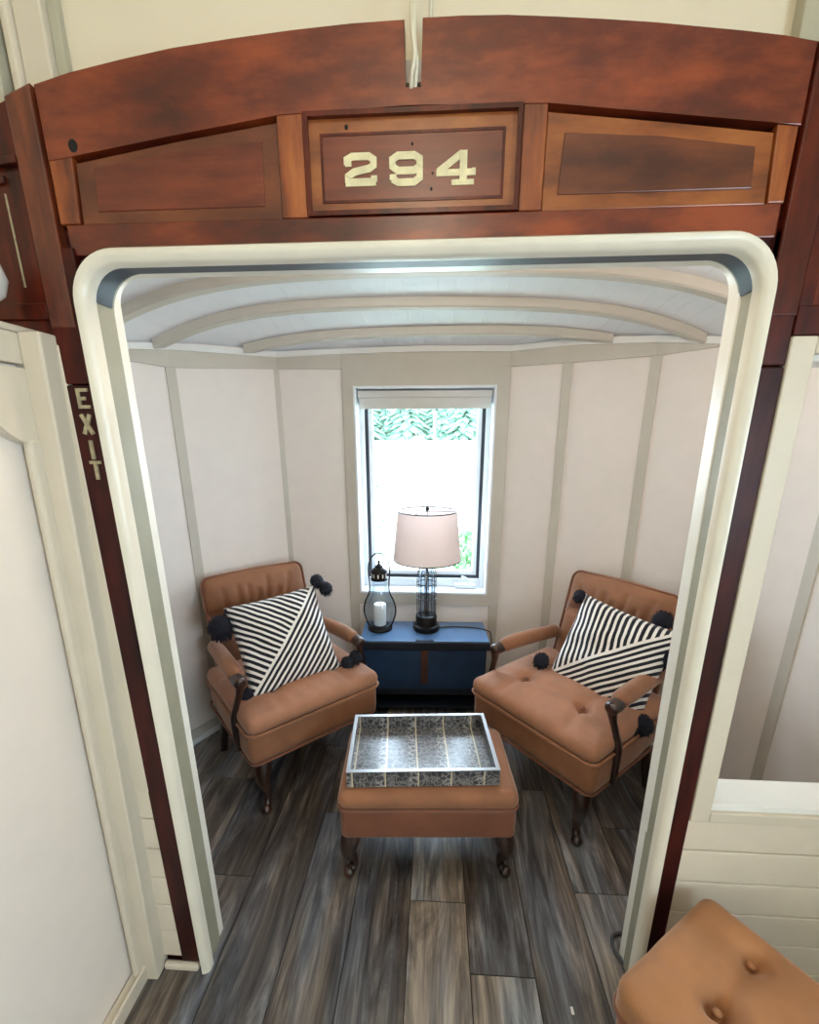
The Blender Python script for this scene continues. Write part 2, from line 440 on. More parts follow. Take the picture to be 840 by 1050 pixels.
# band under the ceiling (follows the bay), white cove above it, baseboard
def strip_along(pts, zs0, zs1, inset, side):
    bm = bmesh.new(); n = len(pts); offs = []
    for i in range(n):
        d = Vector((0, 0))
        if i: d += (Vector(pts[i])-Vector(pts[i-1])).normalized()
        if i < n-1: d += (Vector(pts[i+1])-Vector(pts[i])).normalized()
        d.normalize(); offs.append(Vector((d.y, -d.x))*side*inset)
    A = [[], [], [], []]
    for i, p in enumerate(pts):
        q = Vector(p)+offs[i]; z0, z1 = zs0[i], zs1[i]
        for k, (x, y, z) in enumerate(((p[0], p[1], z0), (q.x, q.y, z0), (q.x, q.y, z1), (p[0], p[1], z1))): A[k].append(bm.verts.new((x, y, z)))
    for i in range(n-1):
        for k in range(4): bm.faces.new((A[k][i], A[k][i+1], A[(k+1) % 4][i+1], A[(k+1) % 4][i]))
    for i in (0, n-1): bm.faces.new([A[k][i] for k in range(4)])
    return bm
LP = LW+[(-.06, 2.40)]; RP = RW+[(-.06, 2.40)]
LZb = LZ+[1.838]; RZb = RZ+[1.838]
struct('trim_2', strip_along(LP, LZb, [ceil_z(*p)-.012 for p in LP], .012, 1), 'trim')
struct('trim_3', strip_along(RP, RZb, [ceil_z(*p)-.012 for p in RP], .012, -1), 'trim')
struct('trim_4', strip_along(LP, [ceil_z(*p)-.022 for p in LP], [ceil_z(*p)+.004 for p in LP], .022, 1), 'trimw')
struct('trim_5', strip_along(RP, [ceil_z(*p)-.022 for p in RP], [ceil_z(*p)+.004 for p in RP], .022, -1), 'trimw')
struct('baseboard_left', strip_along(LP, [0]*len(LP), [.028]*len(LP), .018, 1), 'trimw')
struct('baseboard_right', strip_along(RP, [0]*len(RP), [.028]*len(RP), .018, -1), 'trimw')
struct('trim_6', strip_along(LP, [.028]*len(LP), [.075]*len(LP), .008, 1), 'trim')
struct('trim_7', strip_along(RP, [.028]*len(RP), [.075]*len(RP), .008, -1), 'trim')
# battens
k = 8
def batten(p, nrm, z1, w=.042):
    global k
    n = Vector(nrm).normalized(); d = Vector((-n.y, n.x)); p = Vector(p)
    a = p-d*w/2-n*.012; b = p+d*w/2-n*.012; c = p+d*w/2+n*.009; e = p-d*w/2+n*.009
    bm = bmesh.new(); prism_z(bm, [tuple(a), tuple(b), tuple(c), tuple(e)], .06, z1)
    struct('trim_%d' % k, bm, 'trim'); k += 1
batten((-1.30, 1.55), (1, -.2), 1.82); batten((-1.145, 1.98), (.78, -.62), 1.80); batten((-.805, 2.35), (.5, -.85), 1.84)
batten((.62, 2.30), (-.42, -.9), 1.85); batten((.945, 2.123), (-.6, -.8), 1.85); batten((1.28, 1.50), (-1, -.1), 1.86)
batten((1.13, 1.94), (-.75, -.66), 1.86)
for x in (-.462, .342): batten((x, 2.40), (0, -1), .60, .05)
# ceiling sheet
bm = bmesh.new(); nx, ny = 56, 24; g = {}
for i in range(nx+1):
    for j in range(ny+1):
        x = -1.36+2.72*i/nx; y = PB-.03+(2.44-PB+.03)*j/ny
        for s in (0, 1): g[i, j, s] = bm.verts.new((x, y, ceil_z(x, y)+.03*s))
for i in range(nx):
    for j in range(ny):
        bm.faces.new((g[i, j, 0], g[i, j+1, 0], g[i+1, j+1, 0], g[i+1, j, 0])); bm.faces.new((g[i, j, 1], g[i+1, j, 1], g[i+1, j+1, 1], g[i, j+1, 1]))
for i in range(nx):
    for j in (0, ny): bm.faces.new((g[i, j, 0], g[i+1, j, 0], g[i+1, j, 1], g[i, j, 1]))
for j in range(ny):
    for i in (0, nx): bm.faces.new((g[i, j, 0], g[i, j+1, 0], g[i, j+1, 1], g[i, j, 1]))
struct('ceiling', bm, 'ceil', smooth=.6)
# ceiling ribs
def wall_x(y, pts):
    for a, b in zip(pts, pts[1:]):
        if min(a[1], b[1]) <= y <= max(a[1], b[1]) and abs(a[1]-b[1]) > 1e-6: return a[0]+(b[0]-a[0])*(y-a[1])/(b[1]-a[1])
    return pts[-1][0]
for ya, yb in ((2.225, 2.21), (1.93, 2.0), (1.65, 1.69), (1.37, 1.39), (1.1, 1.1)):
    xl = wall_x(ya, LW)+.012; xr = wall_x(yb, RW)-.012; bm = bmesh.new(); rings = []
    for i in range(41):
        t = i/40; x = xl+(xr-xl)*t; y = ya+(yb-ya)*t; z = ceil_z(x, y)+.003; hh = .036
        w = .026
        rings.append([bm.verts.new(q) for q in ((x, y-w, z), (x, y-w, z-hh+.006), (x, y-w+.006, z-hh), (x, y+w-.006, z-hh), (x, y+w, z-hh+.006), (x, y+w, z))])
    for a, b in zip(rings, rings[1:]):
        for q in range(6): bm.faces.new((a[q], b[q], b[(q+1) % 6], a[(q+1) % 6]))
    bm.faces.new(rings[0]); bm.faces.new(rings[-1][::-1])
    struct('trim_%d' % k, bm, 'trim', smooth=.5); k += 1

# ---------------------------------------------------------------- window
bm = bmesh.new()
OX0, OX1, OZ0, OZ1 = -.482, .366, .572, 1.842
prism(bm, [(OX0, OZ0), (IX0, IZ0), (IX0, IZ1), (OX0, OZ1)], WY-.018, WY); prism(bm, [(OX1, OZ0), (OX1, OZ1), (IX1, IZ1), (IX1, IZ0)], WY-.018, WY)
prism(bm, [(OX0, OZ1), (IX0, IZ1), (IX1, IZ1), (OX1, OZ1)], WY-.018, WY); prism(bm, [(OX0, OZ0), (OX1, OZ0), (IX1, IZ0), (IX0, IZ0)], WY-.018, WY)
win = struct('window_1', bm, 'trim')
def frame_bm(x0, x1, z0, z1, w, y0, y1, bw=None, tw=None):
    bm = bmesh.new(); bw = bw or w; tw = tw or w
    box(bm, x0, x0+w, y0, y1, z0, z1, .002); box(bm, x1-w, x1, y0, y1, z0, z1, .002)
    box(bm, x0+w, x1-w, y0, y1, z0, z0+bw, .002); box(bm, x0+w, x1-w, y0, y1, z1-tw, z1, .002); return bm
struct('window_lining', frame_bm(IX0-.004, IX1+.004, IZ0-.004, IZ1+.004, .012, WY-.022, WY+.14), 'vinyl', parent=win)
struct('window_frame', frame_bm(IX0+.008, IX1-.008, IZ0+.008, IZ1-.008, .026, WY+.085, WY+.135, bw=.05), 'vinyl', parent=win)
struct('window_gasket', frame_bm(IX0+.034, IX1-.034, IZ0+.058, IZ1-.034, .018, WY+.1, WY+.13), 'gasket', parent=win)
struct('window_sash', frame_bm(IX0+.052, IX1-.052, IZ0+.076, IZ1-.05, .024, WY+.105, WY+.13), 'vinyl', parent=win)
struct('window_pane', bx(IX0+.07, IX1-.07, WY+.115, WY+.12, IZ0+.09, IZ1-.06), 'pane', parent=win)
bm = bmesh.new(); box(bm, .12, .24, WY+.05, WY+.085, IZ0+.012, IZ0+.034, .004); tube(bm, smoothpath([(.2, WY+.06, IZ0+.03), (.19, WY+.05, IZ0+.07), (.16, WY+.045, IZ0+.085)]), .006, 8)
struct('window_crank', bm, 'vinyl', parent=win)
rb = thing('roller_blind', 'white roller blind rolled up at the top of the window', 'blind', (0, WY+.05, IZ1-.02))
bm = bmesh.new(); box(bm, IX0+.012, IX1-.012, -.026, .03, -.028, .006, .004); link('headrail', bm, 'blind', rb)
bm = bmesh.new(); tube(bm, [(IX0+.02, 0, -.044), (IX1-.02, 0, -.044)], .026, 16); box(bm, IX0+.02, IX1-.02, -.027, -.022, -.085, -.044, .001); link('blind_roll', bm, 'blind', rb, smooth=.6)

# ---------------------------------------------------------------- outdoors
bm = bmesh.new(); pr = [(2.6, -1.0), (13, -1.0), (13.6, -.8), (18.5, 1.35), (45, 1.5)]
a = [bm.verts.new((-30, y, z)) for y, z in pr]; b = [bm.verts.new((30, y, z)) for y, z in pr]
for i in range(len(pr)-1): bm.faces.new((a[i], b[i], b[i+1], a[i+1]))
c0 = [bm.verts.new((x, y, -1.5)) for x, y in ((-30, 2.6), (30, 2.6), (30, 45), (-30, 45))]
bm.faces.new(c0)
struct('ground', bm, 'ground')
def conifer(x, y, z, h):
    t = thing('conifer_tree', 'pale green conifer in the row beyond the window', 'tree', (x, y, z), R.uniform(0, 6), 'conifers beyond the window')
    bm = bmesh.new(); tube(bm, [(0, 0, -.2), (0, 0, h*.5), (0, 0, h*.95)], [.14, .09, .02], 8); link('tree_trunk', bm, 'bark', t)
    bm = bmesh.new(); z = .15
    while z < h:
        rr = (1-z/h)*1.55+.08; n = max(6, int(rr*13))
        for q in range(n):
            an = 2*PI*q/n+R.uniform(-.25, .25); l = rr*R.uniform(.8, 1.1); d = Vector((math.cos(an), math.sin(an), 0)); s = Vector((-d.y, d.x, 0))
            drop = .28*l+R.uniform(-.05, .05); w = .16*l+.06
            p = [d*.05, d*l*.5+s*w-Vector((0, 0, drop*.35)), d*l-Vector((0, 0, drop)), d*l*.5-s*w-Vector((0, 0, drop*.35)), d*l*.5+Vector((0, 0, .05))]
            V = [bm.verts.new(v+Vector((0, 0, z))) for v in p]
            bm.faces.new((V[0], V[1], V[4])); bm.faces.new((V[1], V[2], V[4])); bm.faces.new((V[2], V[3], V[4])); bm.faces.new((V[3], V[0], V[4]))
        z += .2
    link('foliage', bm, 'conifer', t, recalc=False)
for x, dy in ((-5.2, .5), (-3.7, 0), (-2.5, .7), (-1.3, .1), (.35, .5), (1.5, 0), (2.6, .6), (3.9, .2)): conifer(x+R.uniform(-.15, .15), 23.5+dy, 1.35, R.uniform(4.6, 5.8))
pp = thing('yard_pole', 'thin pale pole in front of the conifers outside', 'pole', (-.08, 21.5, 1.36)); bm = bmesh.new(); tube(bm, [(0, 0, -.1), (0, 0, 1.25)], [.05, .045], 10); link('shaft', bm, 'palepost', pp)
bm = bmesh.new(); box(bm, -.09, .09, -.05, .05, 1.2, 1.34, .01); link('pole_head', bm, 'palepost', pp)
def shrub(x, y, z, r, h, label):
    t = thing('shrub', label, 'bush', (x, y, z)); bm = bmesh.new(); tube(bm, [(0, 0, -.05), (.02, 0, h*.6)], [.03, .012], 6); link('stem', bm, 'bark', t)
    bm = bmesh.new()
    for q in range(420):
        th = R.uniform(0, 2*PI); zz = R.random(); rr = r*math.sqrt(R.random())*(1-.6*zz); p = Vector((rr*math.cos(th), rr*math.sin(th), zz*h)); s = R.uniform(.05, .1)
        e = Euler((R.uniform(0, 6), R.uniform(0, 6), R.uniform(0, 6))).to_matrix()
        V = [bm.verts.new(p+e @ Vector(v)*s) for v in ((-1, 0, 0), (0, -.5, .15), (1, 0, 0), (0, .5, .15))]; bm.faces.new(V)
    link('foliage', bm, 'leaf', t, recalc=False)
shrub(-1.75, 11.0, -1, .75, 1.7, 'pale green shrub outside, behind the left window edge above the lantern')
shrub(.75, 8.6, -1, .5, .75, 'low green shrub outside, seen right of the lampshade')

# ---------------------------------------------------------------- partition (bulkhead) core
bm = bmesh.new()
box(bm, -1.35, -.70, PF, PB, 0, 1.88); box(bm, .60, 1.33, PF, PB, 0, .640); box(bm, 1.2, 1.33, PF, PB, .640, 1.655)
box(bm, .60, 1.33, PF, PB, 1.655, 1.96); box(bm, -.70, .60, .910, PB, 1.86, 2.02); box(bm, .60, .655, PF, PB, .640, 1.655)
for s in ((-.70, -.055), (-.032, .60)): box(bm, s[0], s[1], .912, PB, 2.02, 2.045)
struct('wall_front', bm, 'post_dark')
def rr_path(xL, xR, zT, r, n=10):
    P = [((xL, 0.), (-1, 0)), ((xL, zT*.5), (-1, 0))]
    for i in range(n+1):
        a = PI-(PI/2)*i/n; P.append(((xL+r+r*math.cos(a), zT-r+r*math.sin(a)), (math.cos(a), math.sin(a))))
    for i in range(n+1):
        a = PI/2-(PI/2)*i/n; P.append(((xR-r+r*math.cos(a), zT-r+r*math.sin(a)), (math.cos(a), math.sin(a))))
    P += [((xR, zT*.5), (1, 0)), ((xR, 0.), (1, 0))]; return P
def sweep_frame(prof, xL, xR, zT, r, lean_=.012, cut=None):
    bm = bmesh.new(); rings = []
    for (x, z), (nx_, nz_) in (rr_path(xL, xR, zT, r)[cut:-cut] if cut else rr_path(xL, xR, zT, r)): rings.append([bm.verts.new((x+nx_*u, y, z+nz_*u)) for u, y in prof])
    n = len(prof)
    for a, b in zip(rings, rings[1:]):
        for q in range(n): bm.faces.new((a[q], a[(q+1) % n], b[(q+1) % n], b[q]))
    bm.faces.new(rings[0]); bm.faces.new(rings[-1][::-1])
    for v in bm.verts:
        if v.co.x > .3: v.co.x += lean_*(1.5-v.co.z)/1.5
    return bm
struct('trim_%d' % k, sweep_frame([(0, .889), (0, .872), (.003, .866), (.010, .862), (.013, .860), (.021, .860), (.024, .865), (.024, .906), (.012, .906), (.012, .889)], -.638, .541, 1.799, .062), 'bead', smooth=.7); k += 1
struct('trim_%d' % k, sweep_frame([(.011, .885), (.011, .955), (.045, .955), (.045, .909), (.0115, .909)], -.640, .549, 1.800, .062, .015), 'jamb', smooth=.5); k += 1
struct('trim_%d' % k, sweep_frame([(0, .985), (0, .950), (.003, .946), (.04, .946), (.05, .95), (.05, .990), (.004, .990)], -.655, .558, 1.812, .05, .018), 'beadw', smooth=.5); k += 1
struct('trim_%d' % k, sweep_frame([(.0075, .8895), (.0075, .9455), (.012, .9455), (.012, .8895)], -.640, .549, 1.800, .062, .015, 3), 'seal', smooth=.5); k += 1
bm = bmesh.new(); prism(bm, [(.560, 1.765), (.60, 1.765), (.60, 1.862), (.535, 1.862), (.535, 1.802), (.560, 1.802)], .892, .905); prism(bm, [(-.70, 1.765), (-.655, 1.765), (-.655, 1.802), (-.632, 1.802), (-.632, 1.862), (-.70, 1.862)], .892, .905); struct('wall_front_corners', bm, 'post_dark').name = 'wall_front_corner'
# shiplap on partition front, lower parts
def shiplap(x0, x1, zt, zb=.03, h=.101):
    bm = bmesh.new(); z = zt
    while z > zb+.01:
        a = max(zb, z-h+.004); box(bm, x0, x1, PF-.014, PF, a, z, .0025); z -= h
    return bm
struct('trim_%d' % k, shiplap(.612, 1.33, .625), 'cream'); k += 1
struct('trim_%d' % k, shiplap(-.80, -.722, .64), 'cream'); k += 1
bm = bmesh.new(); box(bm, -.775, -.672, PF-.03, PF-.012, 0, .022, .006); struct('baseboard_front', bm, 'cream')
# pass-through casing on the right and its sill
bm = bmesh.new(); y0, y1 = PF-.02, PF
box(bm, .612, .655, y0, y1, .618, 1.668, .003); box(bm, .655, 1.28, y0, y1, 1.640, 1.668, .003); box(bm, .655, 1.28, y0, y1, .618, .646, .003)
for v in bm.verts:
    if v.co.x < .7: v.co.x += .012*(1.66-v.co.z)/1.66
box(bm, 1.2, 1.33, y0, y1, .646, 1.640, .003)
struct('trim_%d' % k, bm, 'cabtrim'); k += 1
bm = bmesh.new(); box(bm, .656, 1.205, PF-.01, .972, .642, .662, .003); struct('trim_%d' % k, bm, 'trimw'); k += 1
bm = bmesh.new(); box(bm, .648, .668, PF, PB+.005, .66, 1.65, .002); box(bm, .668, 1.2, PF, PB+.005, 1.630, 1.656, .002); struct('trim_%d' % k, bm, 'trimw'); k += 1
# left casing strip beside the post
bm = bmesh.new(); box(bm, -.80, -.722, PF-.018, PF, .632, 1.672, .003)
for v in bm.verts: v.co.x += .003*v.co.z
struct('trim_%d' % k, bm, 'cabtrim'); k += 1

# ---------------------------------------------------------------- timber posts and header
pl = thing('wooden_post', 'dark red varnished post lettered EXIT left of the rounded doorway', 'post', (-.69, .885, 0))
def W(o, bm):                     # world-space mesh under a parent Empty
    bmesh.ops.translate(bm, verts=bm.verts[:], vec=-Vector(o.get('base', o.location))); return bm
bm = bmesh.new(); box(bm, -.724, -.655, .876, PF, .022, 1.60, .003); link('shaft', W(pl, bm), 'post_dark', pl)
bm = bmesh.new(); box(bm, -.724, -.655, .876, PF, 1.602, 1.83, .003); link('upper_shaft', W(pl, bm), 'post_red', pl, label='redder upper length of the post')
bm = bmesh.new(); prism(bm, [(-.724, 1.70), (-.676, 1.70), (-.676, 2.062), (-.724, 2.046)], .874, .905, .003); link('cap_board', W(pl, bm), 'cap_wood', pl)
lh, lw = .037, .024
def letter(ch, x, z):
    bm = bmesh.new(); s = .0062; a, b = .873, .877
    xl, xr = x-lw/2+s/2, x+lw/2-s/2; t, m, bt = z, z-lh/2, z-lh
    if ch == 'E':
        stroke(bm, [(xl, t), (xl, bt)], s, a, b)
        for zz in (t-s/2, m, bt+s/2): stroke(bm, [(xl, zz), (xr+s/2 if zz != m else xr-.004, zz)], s, a, b)
    elif ch == 'X': stroke(bm, [(xl, t), (xr, bt)], s*1.15, a, b); stroke(bm, [(xr, t), (xl, bt)], s*1.15, a, b)
    elif ch == 'I': stroke(bm, [(x, t), (x, bt)], s, a, b)
    elif ch == 'T': stroke(bm, [(x, t), (x, bt)], s, a, b); stroke(bm, [(xl-s/2, t-s/2), (xr+s/2, t-s/2)], s, a, b)
    link('letter', W(pl, bm), 'gold', pl, label='worn gilt letter '+ch)
for ch, z, x in (('E', 1.594, -.6885), ('X', 1.546, -.690), ('I', 1.497, -.690), ('T', 1.457, -.689)): letter(ch, x, z)
pr_ = thing('wooden_post', 'plain dark red varnished post right of the rounded doorway', 'post', (.6, .885, 0))
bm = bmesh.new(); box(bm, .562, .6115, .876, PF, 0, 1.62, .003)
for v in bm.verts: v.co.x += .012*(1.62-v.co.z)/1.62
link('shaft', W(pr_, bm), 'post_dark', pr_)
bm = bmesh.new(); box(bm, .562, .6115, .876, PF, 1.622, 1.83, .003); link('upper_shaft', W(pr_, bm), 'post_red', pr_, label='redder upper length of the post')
bm = bmesh.new(); prism(bm, [(.562, 1.70), (.612, 1.70), (.612, 2.06), (.562, 2.068)], .874, .905, .003); link('cap_board', W(pr_, bm), 'panel_red', pr_)

hd = thing('door_header', 'arched red brown varnished header board numbered 294 above the doorway', 'sign board', (-.05, .894, 1.83)); hd['base'] = (-.05, .88, 1.83)
bm = bmesh.new()
top = [(-.673, 2.063), (-.609, 2.075), (-.52, 2.088), (-.432, 2.099), (-.33, 2.107), (-.233, 2.113), (-.14, 2.117), (-.058, 2.119)]
top2 = [(-.030, 2.120), (.03, 2.119), (.098, 2.117), (.17, 2.112), (.244, 2.106), (.32, 2.099), (.389, 2.091), (.45, 2.084), (.511, 2.076), (.561, 2.068)]
prism(bm, [(-.673, 1.958)]+top+[(-.058, 2.034), (-.030, 2.033)]+top2+[(.561, 1.966), (.53, 1.970), (.35, 1.989), (.17, 2.008), (-.05, 2.013), (-.262, 2.008), (-.45, 1.986), (-.632, 1.963)], .866, .90, .002)
link('top_board', W(hd, bm), 'head_red', hd)
bm = bmesh.new(); box(bm, -.664, .556, .8685, .90, 1.818, 1.866, .0025); link('bottom_rail', W(hd, bm), 'head_red', hd)
for x0, x1, z1 in ((-.270, -.226, 2.012), (.132, .170, 2.012)):
    bm = bmesh.new(); box(bm, x0, x1, .8675, .90, 1.866, z1, .002); link('stile', W(hd, bm), 'head_stile', hd)
for q in ([(-.673, 1.866), (-.636, 1.866), (-.630, 1.966), (-.673, 1.960)], [(.533, 1.866), (.558, 1.866), (.558, 1.967), (.526, 1.970)]):
    bm = bmesh.new(); prism(bm, q, .8675, .90, .002); link('stile', W(hd, bm), 'head_stile', hd)
def side_panel(q, inner, mat, mat2, lab):
    bm = bmesh.new(); prism(bm, q, .8725, .90, .002); o = link('side_panel', W(hd, bm), mat, hd, label=lab)
    bm = bmesh.new(); prism(bm, inner, .8705, .89, .0015); link('raised_field', W(hd, bm), mat2, o); return o
side_panel([(-.634, 1.866), (-.271, 1.866), (-.271, 2.002), (-.45, 1.980), (-.629, 1.957)], [(-.60, 1.885), (-.300, 1.885), (-.298, 1.976), (-.45, 1.966), (-.597, 1.948)], 'head_brown', 'num_field', 'brown left side panel')
side_panel([(.171, 1.866), (.532, 1.866), (.526, 1.962), (.35, 1.981), (.171, 2.001)], [(.195, 1.888), (.505, 1.888), (.500, 1.944), (.35, 1.962), (.2, 1.972)], 'head_orange', 'head_brown', 'orange brown right side panel')
bm = bmesh.new(); box(bm, -.226, .132, .874, .90, 1.866, 2.012, .002); npn = link('number_panel', W(hd, bm), 'head_orange', hd, label='framed centre panel carrying the painted number 294')
def rim(x0, x1, z0, z1, w, y0, y1):
    bm = bmesh.new()
    prism(bm, [(x0, z0), (x0+w, z0+w), (x0+w, z1-w), (x0, z1)], y0, y1); prism(bm, [(x1, z0), (x1, z1), (x1-w, z1-w), (x1-w, z0+w)], y0, y1)
    prism(bm, [(x0, z1), (x0+w, z1-w), (x1-w, z1-w), (x1, z1)], y0, y1); prism(bm, [(x0, z0), (x1, z0), (x1-w, z0+w), (x0+w, z0+w)], y0, y1); return bm
link('panel_moulding', W(hd, rim(-.225, .131, 1.867, 2.011, .007, .8655, .876)), 'panel_red', npn)
link('panel_moulding', W(hd, rim(-.200, .106, 1.887, 1.984, .004, .8725, .876)), 'panel_red', npn)
bm = bmesh.new(); box(bm, -.196, .102, .8732, .885, 1.891, 1.980, .0005); link('number_field', W(hd, bm), 'num_field', npn)
def digit(ch, x0, x1, zt, zb):
    bm = bmesh.new(); w = x1-x0; h = zt-zb; s = .0105; a, b = .8722, .8735
    P = lambda u, v: (x0+u*w, zb+v*h)
    if ch == '2':
        stroke(bm, [P(.08, .66), P(.08, .82), P(.24, .91), P(.76, .91), P(.91, .8), P(.91, .62), P(.78, .52), P(.3, .42), P(.1, .28), P(.1, .1)], s, a, b)
        stroke(bm, [P(.02, .1), P(.98, .1)], s*1.05, a, b); stroke(bm, [P(.92, .1), P(.92, .3)], s, a, b); stroke(bm, [P(.02, .7), P(.22, .7)], s*.8, a, b)
    elif ch == '9':
        stroke(bm, [P(.1, .6), P(.1, .8), P(.26, .91), P(.74, .91), P(.9, .8), P(.9, .58), P(.74, .46), P(.26, .46)], s, a, b, closed=True)
        stroke(bm, [P(.9, .7), P(.9, .22), P(.74, .09), P(.26, .09), P(.1, .2)], s, a, b); stroke(bm, [P(.02, .25), P(.22, .25)], s*.8, a, b)
    else:
        stroke(bm, [P(.70, 1), P(.70, .04)], s*1.15, a, b); stroke(bm, [P(.66, .93), P(.06, .40)], s, a, b); stroke(bm, [P(0, .36), P(1, .36)], s*.9, a, b); stroke(bm, [P(.40, .06), P(.98, .06)], s*.75, a, b)
        stroke(bm, [P(.97, .26), P(.97, .48)], s*.6, a, b)
    link('digit', W(hd, bm), 'ivory', npn, label='ivory painted digit '+ch)
digit('2', -.160, -.106, 1.955, 1.911); digit('9', -.085, -.028, 1.954, 1.909); digit('4', -.006, .058, 1.954, 1.908)
for x, z, r in ((-.623, 1.978, .008), (-.155, 1.992, .003), (-.046, 1.966, .002), (-.012, 1.925, .0018), (-.014, 1.903, .002)):
    yy = .8655 if r > .005 else (.8735 if z > 1.985 else .8728); bm = bmesh.new(); prism(bm, [(x+r*math.cos(2*PI*q/14), z+r*1.2*math.sin(2*PI*q/14)) for q in range(14)], yy, yy+.004)
    link('bolt_hole' if r > .005 else 'nail_hole', W(hd, bm), 'black', hd)
del hd['base']
# wood panelling left and right beyond the posts
wl = thing('wood_panelling', 'dark red wood panel at upper left above the cream cabinet', 'panelling', (-.9, .89, 1.7))
bm = bmesh.new(); prism(bm, [(-1.2, 1.60), (-.726, 1.60), (-.726, 2.047), (-1.2, 1.90)], .884, PF); link('backing', W(wl, bm), 'panel_red', wl)
bm = bmesh.new(); prism(bm, [(-1.2, 1.915), (-.726, 1.955), (-.726, 1.967), (-1.2, 1.93)], .874, PF, .002); prism(bm, [(-1.2, 1.715), (-.726, 1.715), (-.726, 1.742), (-1.2, 1.742)], .876, PF, .002); prism(bm, [(-1.2, 1.855), (-.758, 1.930), (-.758, 1.94), (-1.2, 1.9)], .879, PF); link('rail', W(wl, bm), 'panel_red', wl)
bm = bmesh.new(); box(bm, -.7665, -.7635, .8825, .885, 1.770, 1.915); link('gilt_line', W(wl, bm), 'gold', wl, label='thin worn gilt line')
wr = thing('wood_panelling', 'dark red wood panel at upper right above the pass-through opening', 'panelling', (.9, .89, 1.7))
bm = bmesh.new(); prism(bm, [(.612, 1.66), (1.33, 1.66), (1.33, 2.036), (.612, 2.06)], .882, PF); link('backing', W(wr, bm), 'panel_red', wr)
bm = bmesh.new(); box(bm, .612, 1.33, .874, PF, 1.67, 1.715, .002); box(bm, .612, .635, .876, PF, 1.715, 1.95, .002); link('rail', W(wr, bm), 'post_red', wr)
# wall above header and corner boards
bm = bx(-1.35, 1.33, .955, .985, 2.03, 2.72); box(bm, -1.35, -.74, .955, .985, 1.88, 2.03); struct('wall_upper', bm, 'creamwall').name = 'wall_front_upper'
bm = bmesh.new(); box(bm, -.80, -.745, .90, .955, 2.03, 2.72, .004); struct('trim_%d' % k, bm, 'greenpost'); k += 1
bm = bmesh.new(); box(bm, -.738, -.720, .915, .955, 2.03, 2.72, .006); box(bm, -.72, -.67, .925, .955, 2.03, 2.72, .003); struct('trim_%d' % k, bm, 'cabtrim'); k += 1
bm = bmesh.new(); box(bm, -.67, -.652, .94, .955, 2.03, 2.72, .002); struct('trim_%d' % k, bm, 'greenpost'); k += 1
bm = bmesh.new(); box(bm, .562, .76, .93, .955, 2.03, 2.72, .003); struct('trim_%d' % k, bm, 'greenpost'); k += 1
cb = thing('white_cable', 'thin white cable looped through the notch in the header top', 'cable', (-.044, .88, 2.05))
bm = bmesh.new(); tube(bm, smoothpath([(-.048, .89, 2.030), (-.046, .872, 2.045), (-.041, .864, 2.065), (-.045, .866, 2.095), (-.046, .874, 2.13), (-.042, .89, 2.165), (-.032, .90, 2.20), (-.022, .90, 2.215), (-.018, .905, 2.17), (-.019, .92, 2.12)], 6), .0034, 8); link('cord', W(cb, bm), 'cable', cb, smooth=True)
bm = bmesh.new(); tube(bm, smoothpath([(-.042, .885, 2.032), (-.038, .87, 2.06), (-.041, .866, 2.08), (-.043, .870, 2.12), (-.040, .89, 2.17)], 6), .003, 8); link('cord', W(cb, bm), 'cable', cb, smooth=True)

# ---------------------------------------------------------------- cream cabinet at left
cx = -.82
cab = thing('closet', 'cream closet side with arched white panel at the left edge', 'closet', (-.95, .3, 0))
def yz_prism(bm, pts, x0, x1):
    a = [bm.verts.new((x0, y, z)) for y, z in pts]; b = [bm.verts.new((x1, y, z)) for y, z in pts]; n = len(pts)
    bm.faces.new(a); bm.faces.new(b[::-1])
    for i in range(n): bm.faces.new((a[i], a[(i+1) % n], b[(i+1) % n], b[i]))
bm = bmesh.new(); box(bm, -1.28, cx-.022, -.9, .885, 0, 1.68); link('body', W(cab, bm), 'cabwhite', cab)
bm = bmesh.new(); box(bm, cx-.022, cx, .845, .888, 0, 1.684, .002); box(bm, cx-.022, cx, -.9, .845, 1.632, 1.686, .003); link('face_frame', W(cab, bm), 'cabtrim', cab)
bm = bmesh.new(); box(bm, cx-.012, cx+.006, .815, .845, 0.04, 1.50, .006); link('panel_moulding', W(cab, bm), 'cabtrim', cab)
arc = [(.90-.02, 1.625), (.88, 1.487), (.852, 1.487)]
for i in range(1, 9):
    a = PI/2*i/8; arc.append((.852-.10*math.sin(a)*1.0, 1.487+.075*(1-math.cos(a))))
arc += [(-.5, 1.562), (-.5, 1.625)]
bm = bmesh.new(); yz_prism(bm, arc, cx-.02, cx+.003); link('arched_rail', W(cab, bm), 'cabtrim', cab)
bm = bmesh.new(); box(bm, cx-.02, cx+.012, -.9, .862, 0, .05, .004); tube(bm, [(cx+.008, -.9, .052), (cx+.008, .862, .052)], .006, 8); link('base_moulding', W(cab, bm), 'cabtrim', cab)
bm = bmesh.new(); box(bm, cx, -.778, .838, PF-.002, 0, 1.688, .004); link('corner_post', W(cab, bm), 'cabtrim', cab)
bm = bmesh.new(); box(bm, -1.28, cx+.004, -.9, .885, 1.686, 1.698, .004); link('top_ledge', W(cab, bm), 'cabtrim', cab)
def lean(o, k):
    for v in o.data.vertices: v.co.x += k*v.co.z
for o in list(cab.children): lean(o, .034)
js = thing('vase', 'white rounded vessel on the closet top at the left picture edge', 'vase', (-.790, .80, 1.700))
bm = bmesh.new(); lathe(bm, [(.022, 0), (.026, .004), (.018, .012), (.02, .02), (.044, .04), (.052, .065), (.046, .09), (.03, .105), (.034, .115)], 24); link('bowl', bm, 'porcelain', js, smooth=True)

